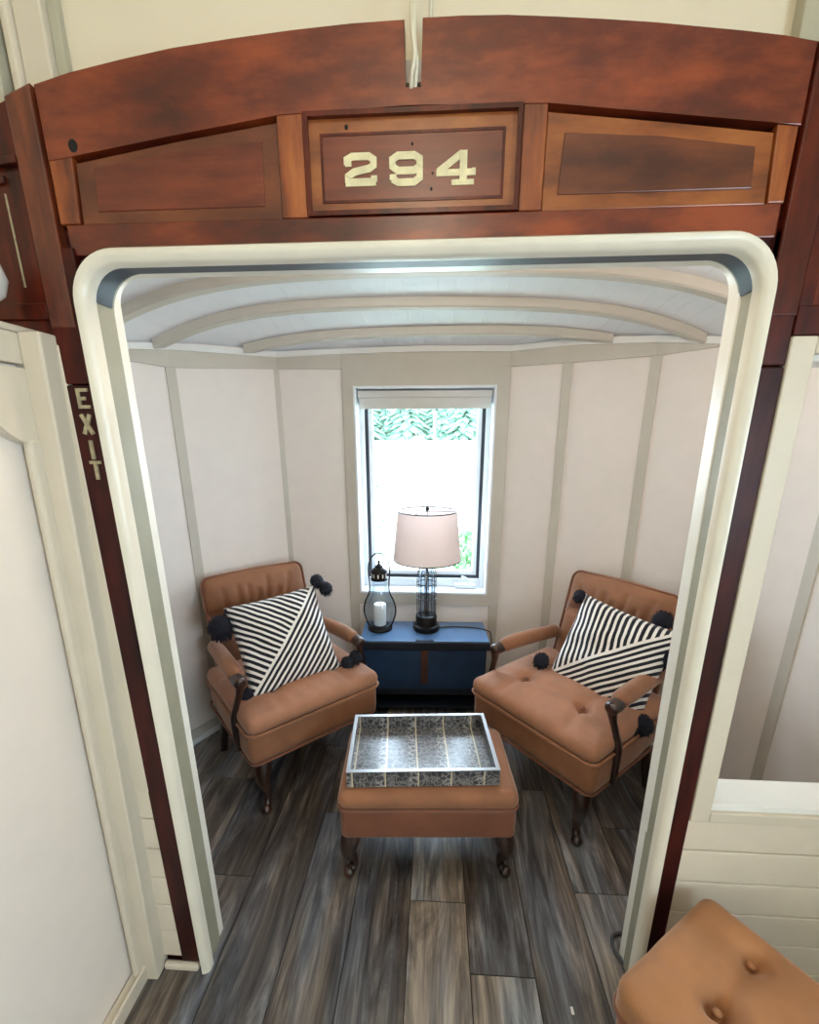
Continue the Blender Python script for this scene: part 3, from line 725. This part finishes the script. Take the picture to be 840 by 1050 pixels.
# ---------------------------------------------------------------- camera-side room shell (behind and beside the camera)
bm = bmesh.new(); box(bm, 1.33, 1.40, -2.25, -1.35, 0, 2.72); box(bm, 1.33, 1.40, -.25, .955, 0, 2.72); box(bm, 1.33, 1.40, -1.35, -.25, 0, 1.0); box(bm, 1.33, 1.40, -1.35, -.25, 1.65, 2.72); struct('wall_right_near', bm, 'creamwall').name = 'wall_right_front'
bm = bmesh.new(); box(bm, -1.42, -1.35, -2.25, -1.9, 0, 2.72); box(bm, -1.42, -1.35, -1.0, .955, 0, 2.72); box(bm, -1.42, -1.35, -1.9, -1.0, 0, 1.0); box(bm, -1.42, -1.35, -1.9, -1.0, 1.65, 2.72); struct('wall_left_near', bm, 'creamwall').name = 'wall_left_front'
struct('wall_rear', bx(-1.42, 1.40, -2.32, -2.25, 0, 2.72), 'creamwall')
struct('ceiling_near', bx(-1.42, 1.40, -2.32, .985, 2.72, 2.78), 'creamwall').name = 'ceiling_front'

# ---------------------------------------------------------------- upholstered furniture
def cabriole(sx, sy, h, k=1.0):
    bm = bmesh.new()
    p = [(0, 0, h+.02), (sx*.016*k, sy*.016*k, h*.82), (sx*.02*k, sy*.02*k, h*.62), (sx*.008*k, sy*.008*k, h*.38), (sx*.004*k, sy*.004*k, h*.2), (sx*.012*k, sy*.012*k, h*.09), (sx*.022*k, sy*.022*k, .012), (sx*.022*k, sy*.022*k, 0)]
    r = [.036, .036, .028, .019, .0145, .016, .023, .019]
    tube(bm, smoothpath(p, 5), [v*k for v in interp(r, 5)], 12); return bm
def rrect(w, d, r, z, n=6):
    out = []
    for cx_, cy_, a0 in ((w/2-r, d/2-r, 0), (-w/2+r, d/2-r, PI/2), (-w/2+r, -d/2+r, PI), (w/2-r, -d/2+r, 3*PI/2)):
        for i in range(n+1):
            a = a0+PI/2*i/n; out.append((cx_+r*math.cos(a), cy_+r*math.sin(a), z))
    return out
SW, SD = .612, .60      # seat width, depth
def armchair():
    t = thing('armchair', '', 'armchair')
    bm = bmesh.new()
    def f(p):
        p = p.copy(); k2 = 1-.05*max(0, (p.y/(SD/2)))           # narrows slightly to the back
        p.x *= k2; return p
    rbox(bm, (SW, SD, .15), .035, (8, 8, 3), f); bmesh.ops.translate(bm, verts=bm.verts[:], vec=(0, SD/2-.005, .325)); link('seat_base', bm, 'suede', t, smooth=True)
    bm = bmesh.new(); tube(bm, [Vector(p)+Vector((0, SD/2-.005, .254)) for p in rrect(SW-.012, SD-.012, .035, 0)], .006, 6, closed=True); link('piping', bm, 'suede_dark', t, smooth=True)
    # tufted seat cushion
    B = [(-.14, -.10), (.14, -.10), (-.14, .10), (.14, .10)]
    def g(p):
        p = p.copy(); a, b = p.x/(SW/2), p.y/(.54/2)
        if p.z > 0:
            up = p.z/.038
            p.z += up*.034*(1-a*a)*(1-b*b)
            dz = sum(.026*gauss((p.x-u)**2+(p.y-v)**2, .024) for u, v in B)
            for u, v in B[:2]: dz += .010*gauss(segd(p.x, p.y, (u, v), (u*1.15, -.27)), .011)
            for u, v in B: dz += .008*gauss(segd(p.x, p.y, (u, v), (math.copysign(.28, u), v*1.3)), .011)
            dz += .010*gauss(segd(p.x, p.y, B[0], B[1]), .012)+.008*gauss(segd(p.x, p.y, B[0], B[2]), .012)+.008*gauss(segd(p.x, p.y, B[1], B[3]), .012)
            dz += .002*math.sin(p.x*95+p.y*40)*gauss((p.y+.2)**2, .09)
            p.z -= up*dz
        return p
    bm = bmesh.new(); rbox(bm, (SW+.006, .56, .076), .036, (34, 34, 3), g); bmesh.ops.translate(bm, verts=bm.verts[:], vec=(0, .262, .428)); sc = link('seat_cushion', bm, 'suede_lit', t, smooth=True)
    bm = bmesh.new(); tube(bm, [Vector(p)+Vector((0, .262, .398)) for p in rrect(SW+.008, .564, .042, 0)], .0065, 6, closed=True); link('piping', bm, 'suede', sc, smooth=True)
    for u, v in B:
        bm = bmesh.new(); lathe(bm, [(.011, 0), (.012, .004), (.008, .008), (.001, .0095)], 12, (u, v+.262, .470)); link('button', bm, 'suede_dark', sc, smooth=True)
    # backrest, tilted
    BW, BH, BT = .515, .54, .085
    BB = [(-.13, -.02), (.13, -.02), (0, -.14), (-.0, .0)]
    def h(p):
        p = p.copy(); a = p.x/(BW/2); b = p.z/(BH/2)
        if b > .2: p.z += .016*(1-a*a)*(b-.2)                      # gently arched top
        if p.y < 0:
            fr = -p.y/(BT/2)
            d = .034*gauss((p.z-.085)**2, .013)                             # deep crease under the head roll
            d += sum(.020*gauss((p.x-u)**2+(p.z-v)**2, .022) for u, v in BB[:3])
            if p.z > .075:
                for u in (-.16, -.10, -.055, -.015, .03, .075, .13): d += .009*gauss(segd(p.x, p.z, (u, .09), (u*1.15+.012, .19+.03*math.sin(u*60))), .008)
                p.y -= fr*.026*gauss((p.z-.18)**2, .06)*(1-a**4)
            else: p.y -= fr*.012*(1-a*a)
            p.y += fr*d
        else:
            p.x *= .985
        return p
    bm = bmesh.new(); rbox(bm, (BW, BT, BH), .045, (40, 2, 46), h)
    mt = Matrix.Translation((0, .585, .60)) @ Matrix.Rotation(-math.radians(15), 4, 'X')
    bmesh.ops.transform(bm, matrix=mt, verts=bm.verts[:]); bk = link('backrest', bm, 'suede', t, smooth=True)
    bm = bmesh.new()
    ol = [(x_, -.028, z_+(.016*(1-(x_/(BW/2))**2)*max(0, z_/(BH/2)-.2))) for x_, z_, _ in rrect(BW-.006, BH-.006, .04, 0, 5)]
    tube(bm, [mt @ Vector(p) for p in ol], .006, 6, closed=True); link('piping', bm, 'suede_dark', bk, smooth=True)
    # arms: show-wood front post with knuckle, padded rest
    for s in (-1, 1):
        bm = bmesh.new(); x = s*.285
        P = [(x*1.10, .128, .30), (x*1.105, .126, .36), (x*1.10, .123, .42), (x*1.06, .12, .47), (x*1.01, .114, .52), (x*.985, .108, .562)]
        tube(bm, smoothpath(P, 5), interp([.012, .014, .016, .0125, .0135, .020], 5), 12)
        tube(bm, smoothpath([(x*.985, .088, .574), (x*.985, .098, .575), (x*.985, .13, .576), (x*.97, .19, .576)], 4), interp([.014, .025, .027, .022], 4), 14)
        box(bm, x*1.09-.011, x*1.09+.011, .117, .140, .262, .34, .004)
        o = link('armrest', bm, 'legwood', t, smooth=.7)
        bm = bmesh.new()
        tube(bm, smoothpath([(x*.985, .145, .578), (x*.97, .165, .583), (x*.96, .25, .584), (x*.93, .38, .577), (x*.90, .52, .566)], 5), interp([.020, .032, .035, .034, .032], 5), 14)
        link('arm_pad', bm, 'suede', o, smooth=True)
    for s in (-1, 1):
        bm = cabriole(s, -1, .255, 1.0); bmesh.ops.translate(bm, verts=bm.verts[:], vec=(s*.238, .045, 0)); link('leg', bm, 'legwood', t, smooth=True)
        bm = bmesh.new(); tube(bm, [(s*.245, .50, .27), (s*.262, .515, .12), (s*.275, .528, 0)], [.026, .021, .017], 10); link('leg', bm, 'legwood', t, smooth=.8)
    return t
def copy_tree(o, parent=None):
    c = o.copy(); COL.objects.link(c)
    if parent is not None: c.parent = parent
    for ch in list(o.children): copy_tree(ch, c)
    return c
ac = armchair(); ac.location = (-.480, 1.603, 0); ac.rotation_euler = (0, 0, .747)
ac['label'] = 'tan upholstered armchair left of the blue trunk, facing right'; ac['group'] = 'armchairs beside the window'
ac2 = copy_tree(ac); ac2.location = (.380, 1.549, 0); ac2.rotation_euler = (0, 0, -.88)
ac2['label'] = 'tan upholstered armchair right of the blue trunk, facing left'

# pillows
def pillow(label, loc, rot, matname, tassels):
    t = thing('throw_pillow', label, 'pillow', loc); t.rotation_euler = rot; t['group'] = 'striped pillows on the armchairs'
    bm = bmesh.new(); n = 28; S = .206; uvl = bm.loops.layers.uv.new('face'); V = {}; UV = {}
    for s in (0, 1):
        for i in range(n+1):
            for j in range(n+1):
                edge = i in (0, n) or j in (0, n)
                if edge and s == 1: V[i, j, 1] = V[i, j, 0]; continue
                u, v = -1+2*i/n, -1+2*j/n
                th = .078*((1-u*u)*(1-v*v))**.42*(1 if s == 0 else .75)
                q = .955+.045*(u*u*v*v); x = S*u*(1-.05*(1-v*v)); z = S*v*(1-.05*(1-u*u))
                w = .004*math.sin(7*u+3*v)+.003*math.sin(11*v-4*u)
                V[i, j, s] = bm.verts.new((x, (-1 if s == 0 else 1)*th+w*(1 if not edge else .6), z)); UV[V[i, j, s]] = ((u+1)/2, (v+1)/2)
    for s in (0, 1):
        for i in range(n):
            for j in range(n):
                q = [V[i, j, s], V[i+1, j, s], V[i+1, j+1, s], V[i, j+1, s]]
                f = bm.faces.new(q if s == 0 else q[::-1]); f.material_index = s
                for lp in f.loops: lp[uvl].uv = UV[lp.vert]
    link('cover', bm, [M[matname], M['navy']], t, smooth=True)
    for (u, v, dx, dy, dz, r) in tassels:
        bm = bmesh.new(); c = Vector((S*u+dx, dy, S*v+dz)); a = Vector((S*u*.97, 0, S*v*.97))
        tube(bm, [a, (a+c)/2+Vector((0, -.004, 0)), c], .005, 6)
        for q in range(260):
            th = R.uniform(0, 2*PI); ph = math.acos(R.uniform(-1, 1)); d = Vector((math.sin(ph)*math.cos(th), math.sin(ph)*math.sin(th), math.cos(ph))); e = c+Vector((d.x*r, d.y*r*.8, d.z*r*1.15-.004))*R.uniform(.88, 1.02)
            sde = d.orthogonal().normalized()*r*.07
            A = [bm.verts.new(p) for p in (c+sde, c-sde, e-sde*.6, e+sde*.6)]; bm.faces.new(A)
        me = bmesh.ops.create_icosphere(bm, subdivisions=2, radius=r*.9, matrix=Matrix.Translation(c))
        link('tassel', bm, 'navy', t, recalc=False)
    return t
M['stripeL'] = mat_stripe('stripes_fanned', math.radians(-40), .058, .056)
M['stripeR'] = mat_stripe('stripes_upright', math.radians(99), .060, .056)
pillow('striped navy and white pillow with tassels on the left armchair', (-.660, 1.752, .640), (-.5, -.066, .669), 'stripeL',
       [(-1, 1, -.03, .020, -.075, .058), (1, 1, .016, -.005, .012, .036), (1, 1, .045, -.01, -.035, .036), (1, -1, .03, -.02, .012, .034), (1, -1, .075, -.025, .025, .034), (-1, -1, -.01, 0, .035, .034)])
pillow('striped navy and white pillow with tassels on the right armchair', (.745, 1.722, .612), (-.42, .14, -.80), 'stripeR',
       [(-1, 1, -.018, .0, -.02, .030), (1, 1, -.09, .025, .02, .042), (1, 1, .0, .02, -.10, .056), (1, -1, .02, -.03, .03, .042), (1, -1, -.01, -.06, .0, .036), (-1, -1, -.040, -.03, .050, .040)])

# footstool with tray
fs = thing('footstool', 'tan upholstered footstool with dark curved legs under the tray', 'footstool', (-.018, 1.365, 0), math.radians(3.2))
FW, FD = .60, .36
bm = bmesh.new(); rbox(bm, (FW, FD, .128), .022, (8, 6, 3)); bmesh.ops.translate(bm, verts=bm.verts[:], vec=(0, 0, .237)); link('base', bm, 'suede_dark', fs, smooth=True)
def fc(p):
    p = p.copy()
    if p.z > 0: p.z += .007*(1-(p.x/(FW/2))**2)*(1-(p.y/(FD/2))**2)
    return p
bm = bmesh.new(); rbox(bm, (FW+.012, FD+.016, .066), .032, (14, 10, 3), fc); bmesh.ops.translate(bm, verts=bm.verts[:], vec=(0, 0, .3315)); cu = link('cushion', bm, 'suede', fs, smooth=True)
bm = bmesh.new(); tube(bm, [Vector(p)+Vector((0, 0, .304)) for p in rrect(FW+.006, FD+.006, .028, 0)], .006, 6, closed=True); link('piping', bm, 'suede_dark', cu, smooth=True)
for sx in (-1, 1):
    for sy in (-1, 1):
        bm = cabriole(sx, sy, .172, .95); bmesh.ops.translate(bm, verts=bm.verts[:], vec=(sx*.258, sy*.138, 0)); link('leg', bm, 'legwood', fs, smooth=True)
tr = thing('serving_tray', 'patterned grey serving tray with silver rim on the footstool', 'tray', (-.038, 1.372, .3715), math.radians(4.4))
TW, TD, TH = .515, .315, .06
link('tray_base', bx(-TW/2+.008, TW/2-.008, -TD/2+.008, TD/2-.008, 0, .009), 'traybase', tr)
for a in ((-TW/2, TW/2, -TD/2, -TD/2+.01), (-TW/2, TW/2, TD/2-.01, TD/2), (-TW/2, -TW/2+.01, -TD/2+.01, TD/2-.01), (TW/2-.01, TW/2, -TD/2+.01, TD/2-.01)):
    link('tray_side', bx(a[0], a[1], a[2], a[3], 0, TH), 'tray', tr)
bm = bmesh.new()
for a in ((-TW/2-.001, TW/2+.001, -TD/2-.001, -TD/2+.012), (-TW/2-.001, TW/2+.001, TD/2-.012, TD/2+.001), (-TW/2-.001, -TW/2+.012, -TD/2+.012, TD/2-.012), (TW/2-.012, TW/2+.001, -TD/2+.012, TD/2-.012)): box(bm, a[0], a[1], a[2], a[3], TH, TH+.003)
link('rim', bm, 'silver', tr)

# foreground ottoman, bottom right
ot = thing('ottoman', 'tan buttoned ottoman in the bottom right foreground', 'ottoman', (.648, .572, 0), math.radians(34))
OW, OD = .36, .43
OB = [(-.05, .08), (-.05, -.06), (.098, .083), (.098, -.06)]
def fo(p):
    p = p.copy(); a, b = p.x/(OW/2), p.y/(OD/2)
    if p.z > 0:
        up = p.z/.055; p.z += up*.022*(1-a*a)*(1-b*b)
        dz = 0
        for u, v in OB: dz += .030*gauss((p.x-u)**2+(p.y-v)**2, .02)
        dz += .016*gauss(segd(p.x, p.y, OB[0], OB[1]), .014)+.016*gauss(segd(p.x, p.y, OB[0], OB[2]), .014)+.016*gauss(segd(p.x, p.y, OB[1], OB[3]), .014)
        dz += .008*gauss(segd(p.x, p.y, OB[0], (-.18, .14)), .016)+.008*gauss(segd(p.x, p.y, OB[1], (-.18, -.04)), .016)+.008*gauss(segd(p.x, p.y, OB[0], (-.06, .21)), .016)
        p.z -= up*dz
    return p
bm = bmesh.new(); rbox(bm, (OW, OD, .11), .03, (34, 38, 3), fo); bmesh.ops.translate(bm, verts=bm.verts[:], vec=(0, 0, .388)); oc = link('cushion', bm, 'suede_ott', ot, smooth=True)
bm = bmesh.new(); tube(bm, [Vector(p)+Vector((0, 0, .362)) for p in rrect(OW+.004, OD+.004, .042, 0)], .006, 6, closed=True); link('piping', bm, 'suede_dark', oc, smooth=True)
for u, v in OB:
    bm = bmesh.new(); lathe(bm, [(.008, 0), (.009, .003), (.006, .006), (.001, .007)], 12, (u, v, .424)); link('button', bm, 'suede_ott', oc, smooth=True)
bm = bmesh.new(); rbox(bm, (OW-.012, OD-.012, .19), .03, (8, 8, 3)); bmesh.ops.translate(bm, verts=bm.verts[:], vec=(0, 0, .25)); link('base', bm, 'suede', ot, smooth=True)
for sx in (-1, 1):
    for sy in (-1, 1):
        bm = cabriole(sx, sy, .158, .8); bmesh.ops.translate(bm, verts=bm.verts[:], vec=(sx*.13, sy*.165, 0)); link('leg', bm, 'legwood', ot, smooth=True)

# ---------------------------------------------------------------- trunk, stand, lamp, lantern
TZ0 = .172
st = thing('trunk_stand', 'low dark wooden stand carrying the blue trunk', 'stand', (-.05, 2.265, 0), math.radians(2))
bm = bmesh.new(); box(bm, -.325, .325, -.125, .125, .132, TZ0, .003); link('top_frame', bm, 'darkblue', st)
for sx in (-1, 1):
    for sy in (-1, 1):
        bm = bmesh.new(); x = sx*.305; y = sy*.108; box(bm, x-.018, x+.018, y-.015, y+.015, 0, .132, .002); link('leg', bm, 'darkblue', st)
bm = bmesh.new(); box(bm, -.29, .29, -.118, .118, .04, .058, .002); link('lower_shelf', bm, 'darkblue', st)
tk = thing('trunk', 'navy blue wooden trunk with glossy lid below the window', 'trunk', (-.05, 2.265, TZ0), math.radians(2))
bm = bmesh.new(); box(bm, -.333, .333, -.128, .124, 0, .243, .003); link('body', bm, 'bluewood', tk)
bm = bmesh.new(); box(bm, -.348, .348, -.140, .130, .238, .284, .004); ld = link('lid', bm, 'darkblue', tk)
bm = bmesh.new(); box(bm, -.345, .345, -.137, .127, .284, .292, .003); link('lid_top', bm, 'lid_lit', ld)
bm = bmesh.new(); box(bm, -.02, .02, -.134, -.126, .035, .238, .002); link('strap', bm, 'strap', tk)
bm = bmesh.new(); box(bm, -.05, .05, -.138, -.122, .291, .295, .001); box(bm, -.045, -.03, -.136, -.12, .294, .298, .001); box(bm, .03, .045, -.136, -.12, .294, .298, .001); link('hasp_hinge', bm, 'bluewood', ld)
LZ0 = TZ0+.292
la = thing('table_lamp', 'wire cage table lamp with white drum shade on the trunk', 'lamp', (-.040, 2.285, LZ0))
bm = bmesh.new(); lathe(bm, [(.072, 0), (.074, .004), (.074, .028), (.070, .032), (.060, .034), (.059, .038), (.059, .082), (.055, .088), (.02, .089)], 32); link('base', bm, 'blackmetal', la, smooth=.6)
bm = bmesh.new(); CR = .052
for q in range(8):
    a = 2*PI*q/8+.2; c, s = math.cos(a), math.sin(a)
    pts = [(CR*c, CR*s, .086), (CR*c, CR*s, .2), (CR*c, CR*s, .318)]+[(CR*math.cos(b)*c, CR*math.cos(b)*s, .318+.062*math.sin(b)) for b in (.35, .7, 1.05, 1.4)]
    tube(bm, pts, .0026, 6)
for z in (.19, .275): tube(bm, [(CR*math.cos(2*PI*q/24)*1.03, CR*math.sin(2*PI*q/24)*1.03, z) for q in range(24)], .003, 6, closed=True)
link('wire_cage', bm, 'wire', la, smooth=True)
bm = bmesh.new(); lathe(bm, [(.043, .088), (.043, .30), (.038, .335), (.022, .36)], 24, caps=False); link('glass_cylinder', bm, 'lampglass', la, smooth=True)
bm = bmesh.new(); tube(bm, [(0, 0, .085), (0, 0, .37)], .0055, 8); lathe(bm, [(.014, .375), (.018, .38), (.018, .40), (.012, .41), (.012, .46)], 16); tube(bm, [(0, 0, .45), (0, 0, .69)], .003, 6)
for a in (0, 2*PI/3, 4*PI/3): tube(bm, [(0, 0, .668), (.146*math.cos(a), .146*math.sin(a), .668)], .002, 6)
link('stem', bm, 'wire', la, smooth=.7)
bm = bmesh.new(); lathe(bm, [(.008, .672), (.011, .682), (.007, .692), (.001, .696)], 14); link('finial', bm, 'blackmetal', la, smooth=True)
bm = bmesh.new(); prof = [(.183, .412), (.157, .672)]; a_ = [(r, z) for r, z in prof]+[(r-.0015, z) for r, z in prof[::-1]]; lathe(bm, a_+[a_[0]], 48, caps=False); sh = link('lamp_shade', bm, 'shade', la, smooth=.9)
for r, z in ((.1825, .412), (.1565, .672)):
    bm = bmesh.new(); tube(bm, [(r*math.cos(2*PI*q/48), r*math.sin(2*PI*q/48), z) for q in range(48)], .0034, 6, closed=True)
    link('shade_ring', bm, 'wire', sh, smooth=True)
bm = bmesh.new(); tube(bm, smoothpath([(.07, .01, .006), (.16, .03, .005), (.27, .02, .005), (.34, -.01, .004), (.362, -.02, -.02), (.375, -.02, -.15), (.40, .0, -.3), (.41, .03, -.44)], 6), .0035, 8); link('power_cord', bm, 'wire', la, smooth=True)

ln = thing('lantern', 'small black metal lantern with bulging glass on the trunk', 'lantern', (-.300, 2.275, LZ0))
bm = bmesh.new(); lathe(bm, [(.058, 0), (.068, .004), (.07, .012), (.064, .02), (.058, .026), (.052, .028)], 28); link('base', bm, 'blackmetal', ln, smooth=.8)
bm = bmesh.new(); lathe(bm, [(.058, .026), (.074, .06), (.084, .10), (.083, .135), (.07, .18), (.052, .215), (.044, .25), (.043, .295)], 32, caps=False); link('glass_bulb', bm, 'lantglass', ln, smooth=True)
bm = bmesh.new(); lathe(bm, [(.046, .293), (.048, .298), (.048, .304), (.041, .306), (.041, .335), (.048, .338), (.046, .345), (.030, .358), (.022, .364), (.022, .372), (.012, .378), (.007, .384), (.010, .392), (.006, .40), (.001, .404)], 24)
link('cap', bm, 'blackmetal', ln, smooth=.7)
bm = bmesh.new()
for q in range(10):
    a = 2*PI*q/10; box(bm, -.004, .004, -.0415, -.0405, .310, .330, mtx=Matrix.Rotation(a, 4, 'Z'))
link('vent_slot', bm, 'wax', ln)
bm = bmesh.new(); hl = [(.062, 0, .02), (.078, 0, .06), (.088, 0, .10), (.087, 0, .135), (.074, 0, .18), (.056, 0, .22), (.053, 0, .27), (.058, 0, .33), (.056, 0, .375), (.044, 0, .41), (.024, 0, .434), (0, 0, .442)]
tube(bm, smoothpath(hl+[(-x, y, z) for x, y, z in hl[-2::-1]], 4), .004, 8); link('handle', bm, 'blackmetal', ln, smooth=True)
cd = tag(link('candle', (lambda b: (lathe(b, [(.034, 0), (.035, .003), (.035, .118), (.032, .122), (.02, .119), (.003, .118), (.002, .13), (.001, .131)], 24), b)[1])(bmesh.new()), 'wax', loc=(-.300, 2.275, LZ0+.029), smooth=.8), 'white pillar candle inside the black lantern', 'candle')

# small floor items
lo = thing('wire_loop', 'dark grey bent loop lying on the floor at the right doorway foot', 'loop', (.595, 1.02, 0), 0)
bm = bmesh.new(); tube(bm, smoothpath([(.045, .02, .006), (-.01, .015, .007), (-.028, -.005, .008), (-.032, -.035, .008), (-.014, -.072, .007), (.0, -.11, .006)], 5), .0055, 8); link('loop', bm, 'greymetal', lo, smooth=True)
bm = bmesh.new(); box(bm, -.012, .012, -.03, -.012, 0, .01, .003); link('foot', bm, 'greymetal', lo)
tag(link('paper_scrap', (lambda b: (box(b, -.004, .004, -.009, .009, 0, .003, .001), b)[1])(bmesh.new()), 'scrap', loc=(.393, .834, 0)), 'tiny white scrap lying on the floor planks near the ottoman', 'scrap')

# ceiling lamp of the near room (behind the camera)
cl = thing('ceiling_lamp', 'round lit ceiling lamp behind the viewpoint', 'lamp', (-.05, -.35, 2.72))
bm = bmesh.new(); lathe(bm, [(.14, 0), (.14, -.025), (.12, -.03)], 28); link('ceiling_plate', bm, 'blackmetal', cl)
bm = bmesh.new(); lathe(bm, [(.12, -.03), (.13, -.06), (.10, -.11), (.04, -.135), (.005, -.14)], 28); link('globe', bm, 'bulb', cl, smooth=True)

fl = thing('fill_floor_lamp', 'added unseen globe floor lamp behind the viewpoint, for fill light', 'lamp', (-.25, -1.45, 0))  # unseen lamp, added as warm fill from the camera side
bm = bmesh.new(); lathe(bm, [(.15, 0), (.15, .012), (.03, .03), (.012, .04), (.012, 1.25), (.03, 1.27), (.045, 1.30), (.02, 1.305)], 28); link('stand', bm, 'blackmetal', fl, smooth=.6)
bm = bmesh.new(); lathe(bm, [(.03, 1.306), (.07, 1.33), (.10, 1.38), (.105, 1.42), (.09, 1.47), (.05, 1.51), (.01, 1.523)], 24); link('globe', bm, 'bulb', fl, smooth=True)
def dome(x, y, label):  # unseen domes, added to brighten the sitting room
    pk = thing('fill_ceiling_dome', label, 'lamp', (x, y, ceil_z(x, y)-.002), 0, 'added fill domes on the slatted ceiling')
    bm = bmesh.new(); lathe(bm, [(.075, 0), (.078, -.004), (.075, -.012), (.06, -.014)], 28); link('trim_ring', bm, 'silver', pk, smooth=.6)
    bm = bmesh.new(); lathe(bm, [(.06, -.012), (.055, -.022), (.035, -.032), (.01, -.036), (.001, -.0362)], 28); link('diffuser', bm, 'bulb', pk, smooth=True)
dome(-.03, 1.17, 'added unseen fill dome on the slatted ceiling just behind the header')
dome(.98, 1.2, 'added unseen fill dome on the slatted ceiling above the pass-through sill')
# ---------------------------------------------------------------- light
def area(name, loc, rot, sx, sy, power, col, portal=False):
    l = bpy.data.lights.new(name, 'AREA'); l.shape = 'RECTANGLE'; l.size = sx; l.size_y = sy; l.energy = power; l.color = col
    o = bpy.data.objects.new(name, l); COL.objects.link(o); o.location = loc; o.rotation_euler = rot
    if portal: l.cycles.is_portal = True
    return o
area('window_portal', ((IX0+IX1)/2, WY+.16, (IZ0+IZ1)/2), (-PI/2, 0, 0), IX1-IX0, IZ1-IZ0, 1, (1, 1, 1), True)
area('side_portal', (1.42, -.8, 1.325), (0, PI/2, 0), .65, 1.1, 1, (1, 1, 1), True)
area('other_portal', (-1.44, -1.45, 1.325), (0, -PI/2, 0), .65, .9, 1, (1, 1, 1), True)
def bulb(name, loc, e, col, r):
    pt = bpy.data.lights.new(name, 'POINT'); pt.energy = e; pt.color = col; pt.shadow_soft_size = r
    po = bpy.data.objects.new(name, pt); COL.objects.link(po); po.location = loc
bulb('ceiling_lamp_light', (-.05, -.35, 2.36), 10, (1, .84, .64), .13)
bulb('fill_floor_lamp_light', (-.25, -1.45, 1.42), 12, (1, .82, .66), .12)  # fill from the added floor lamp
bulb('fill_dome_glow', (-.03, 1.17, ceil_z(-.03, 1.17)-.09), 10, (1, .88, .76), .06)  # fill from the added dome behind the header
bulb('pass_fill_glow', (.98, 1.2, ceil_z(.98, 1.2)-.09), 5, (1, .90, .80), .06)  # fill added for the wall beyond the pass-through
w = bpy.data.worlds.new('sky'); SC.world = w; w.use_nodes = True
bg = w.node_tree.nodes['Background']; bg.inputs[0].default_value = (.66, .84, 1.0, 1); bg.inputs[1].default_value = 22

# ---------------------------------------------------------------- camera
cd_ = bpy.data.cameras.new('camera'); co = bpy.data.objects.new('camera', cd_); COL.objects.link(co)
fpx, pit, yaw, rol, cyp = 449.968, math.radians(16.1925), math.radians(-3.3571), math.radians(-.1118), 580.0
Fv = Vector((math.sin(yaw)*math.cos(pit), math.cos(yaw)*math.cos(pit), -math.sin(pit))); Rv = Vector((math.cos(yaw), -math.sin(yaw), 0)); Uv = Rv.cross(Fv)
R2 = math.cos(rol)*Rv+math.sin(rol)*Uv; U2 = -math.sin(rol)*Rv+math.cos(rol)*Uv
m = Matrix((R2, U2, -Fv)).transposed().to_4x4(); m.translation = Vector((0, 0, H)); co.matrix_world = m
cd_.sensor_fit = 'VERTICAL'; cd_.sensor_height = 36; cd_.sensor_width = 28.8; cd_.lens = 36*fpx/1050
cd_.shift_y = (cyp-525)/1050; cd_.clip_start = .02; cd_.clip_end = 200
SC.camera = co
vs = SC.view_settings; vs.view_transform = 'Standard'; vs.look = 'None'; vs.gamma = 1; vs.use_curve_mapping = False; vs.exposure = 0
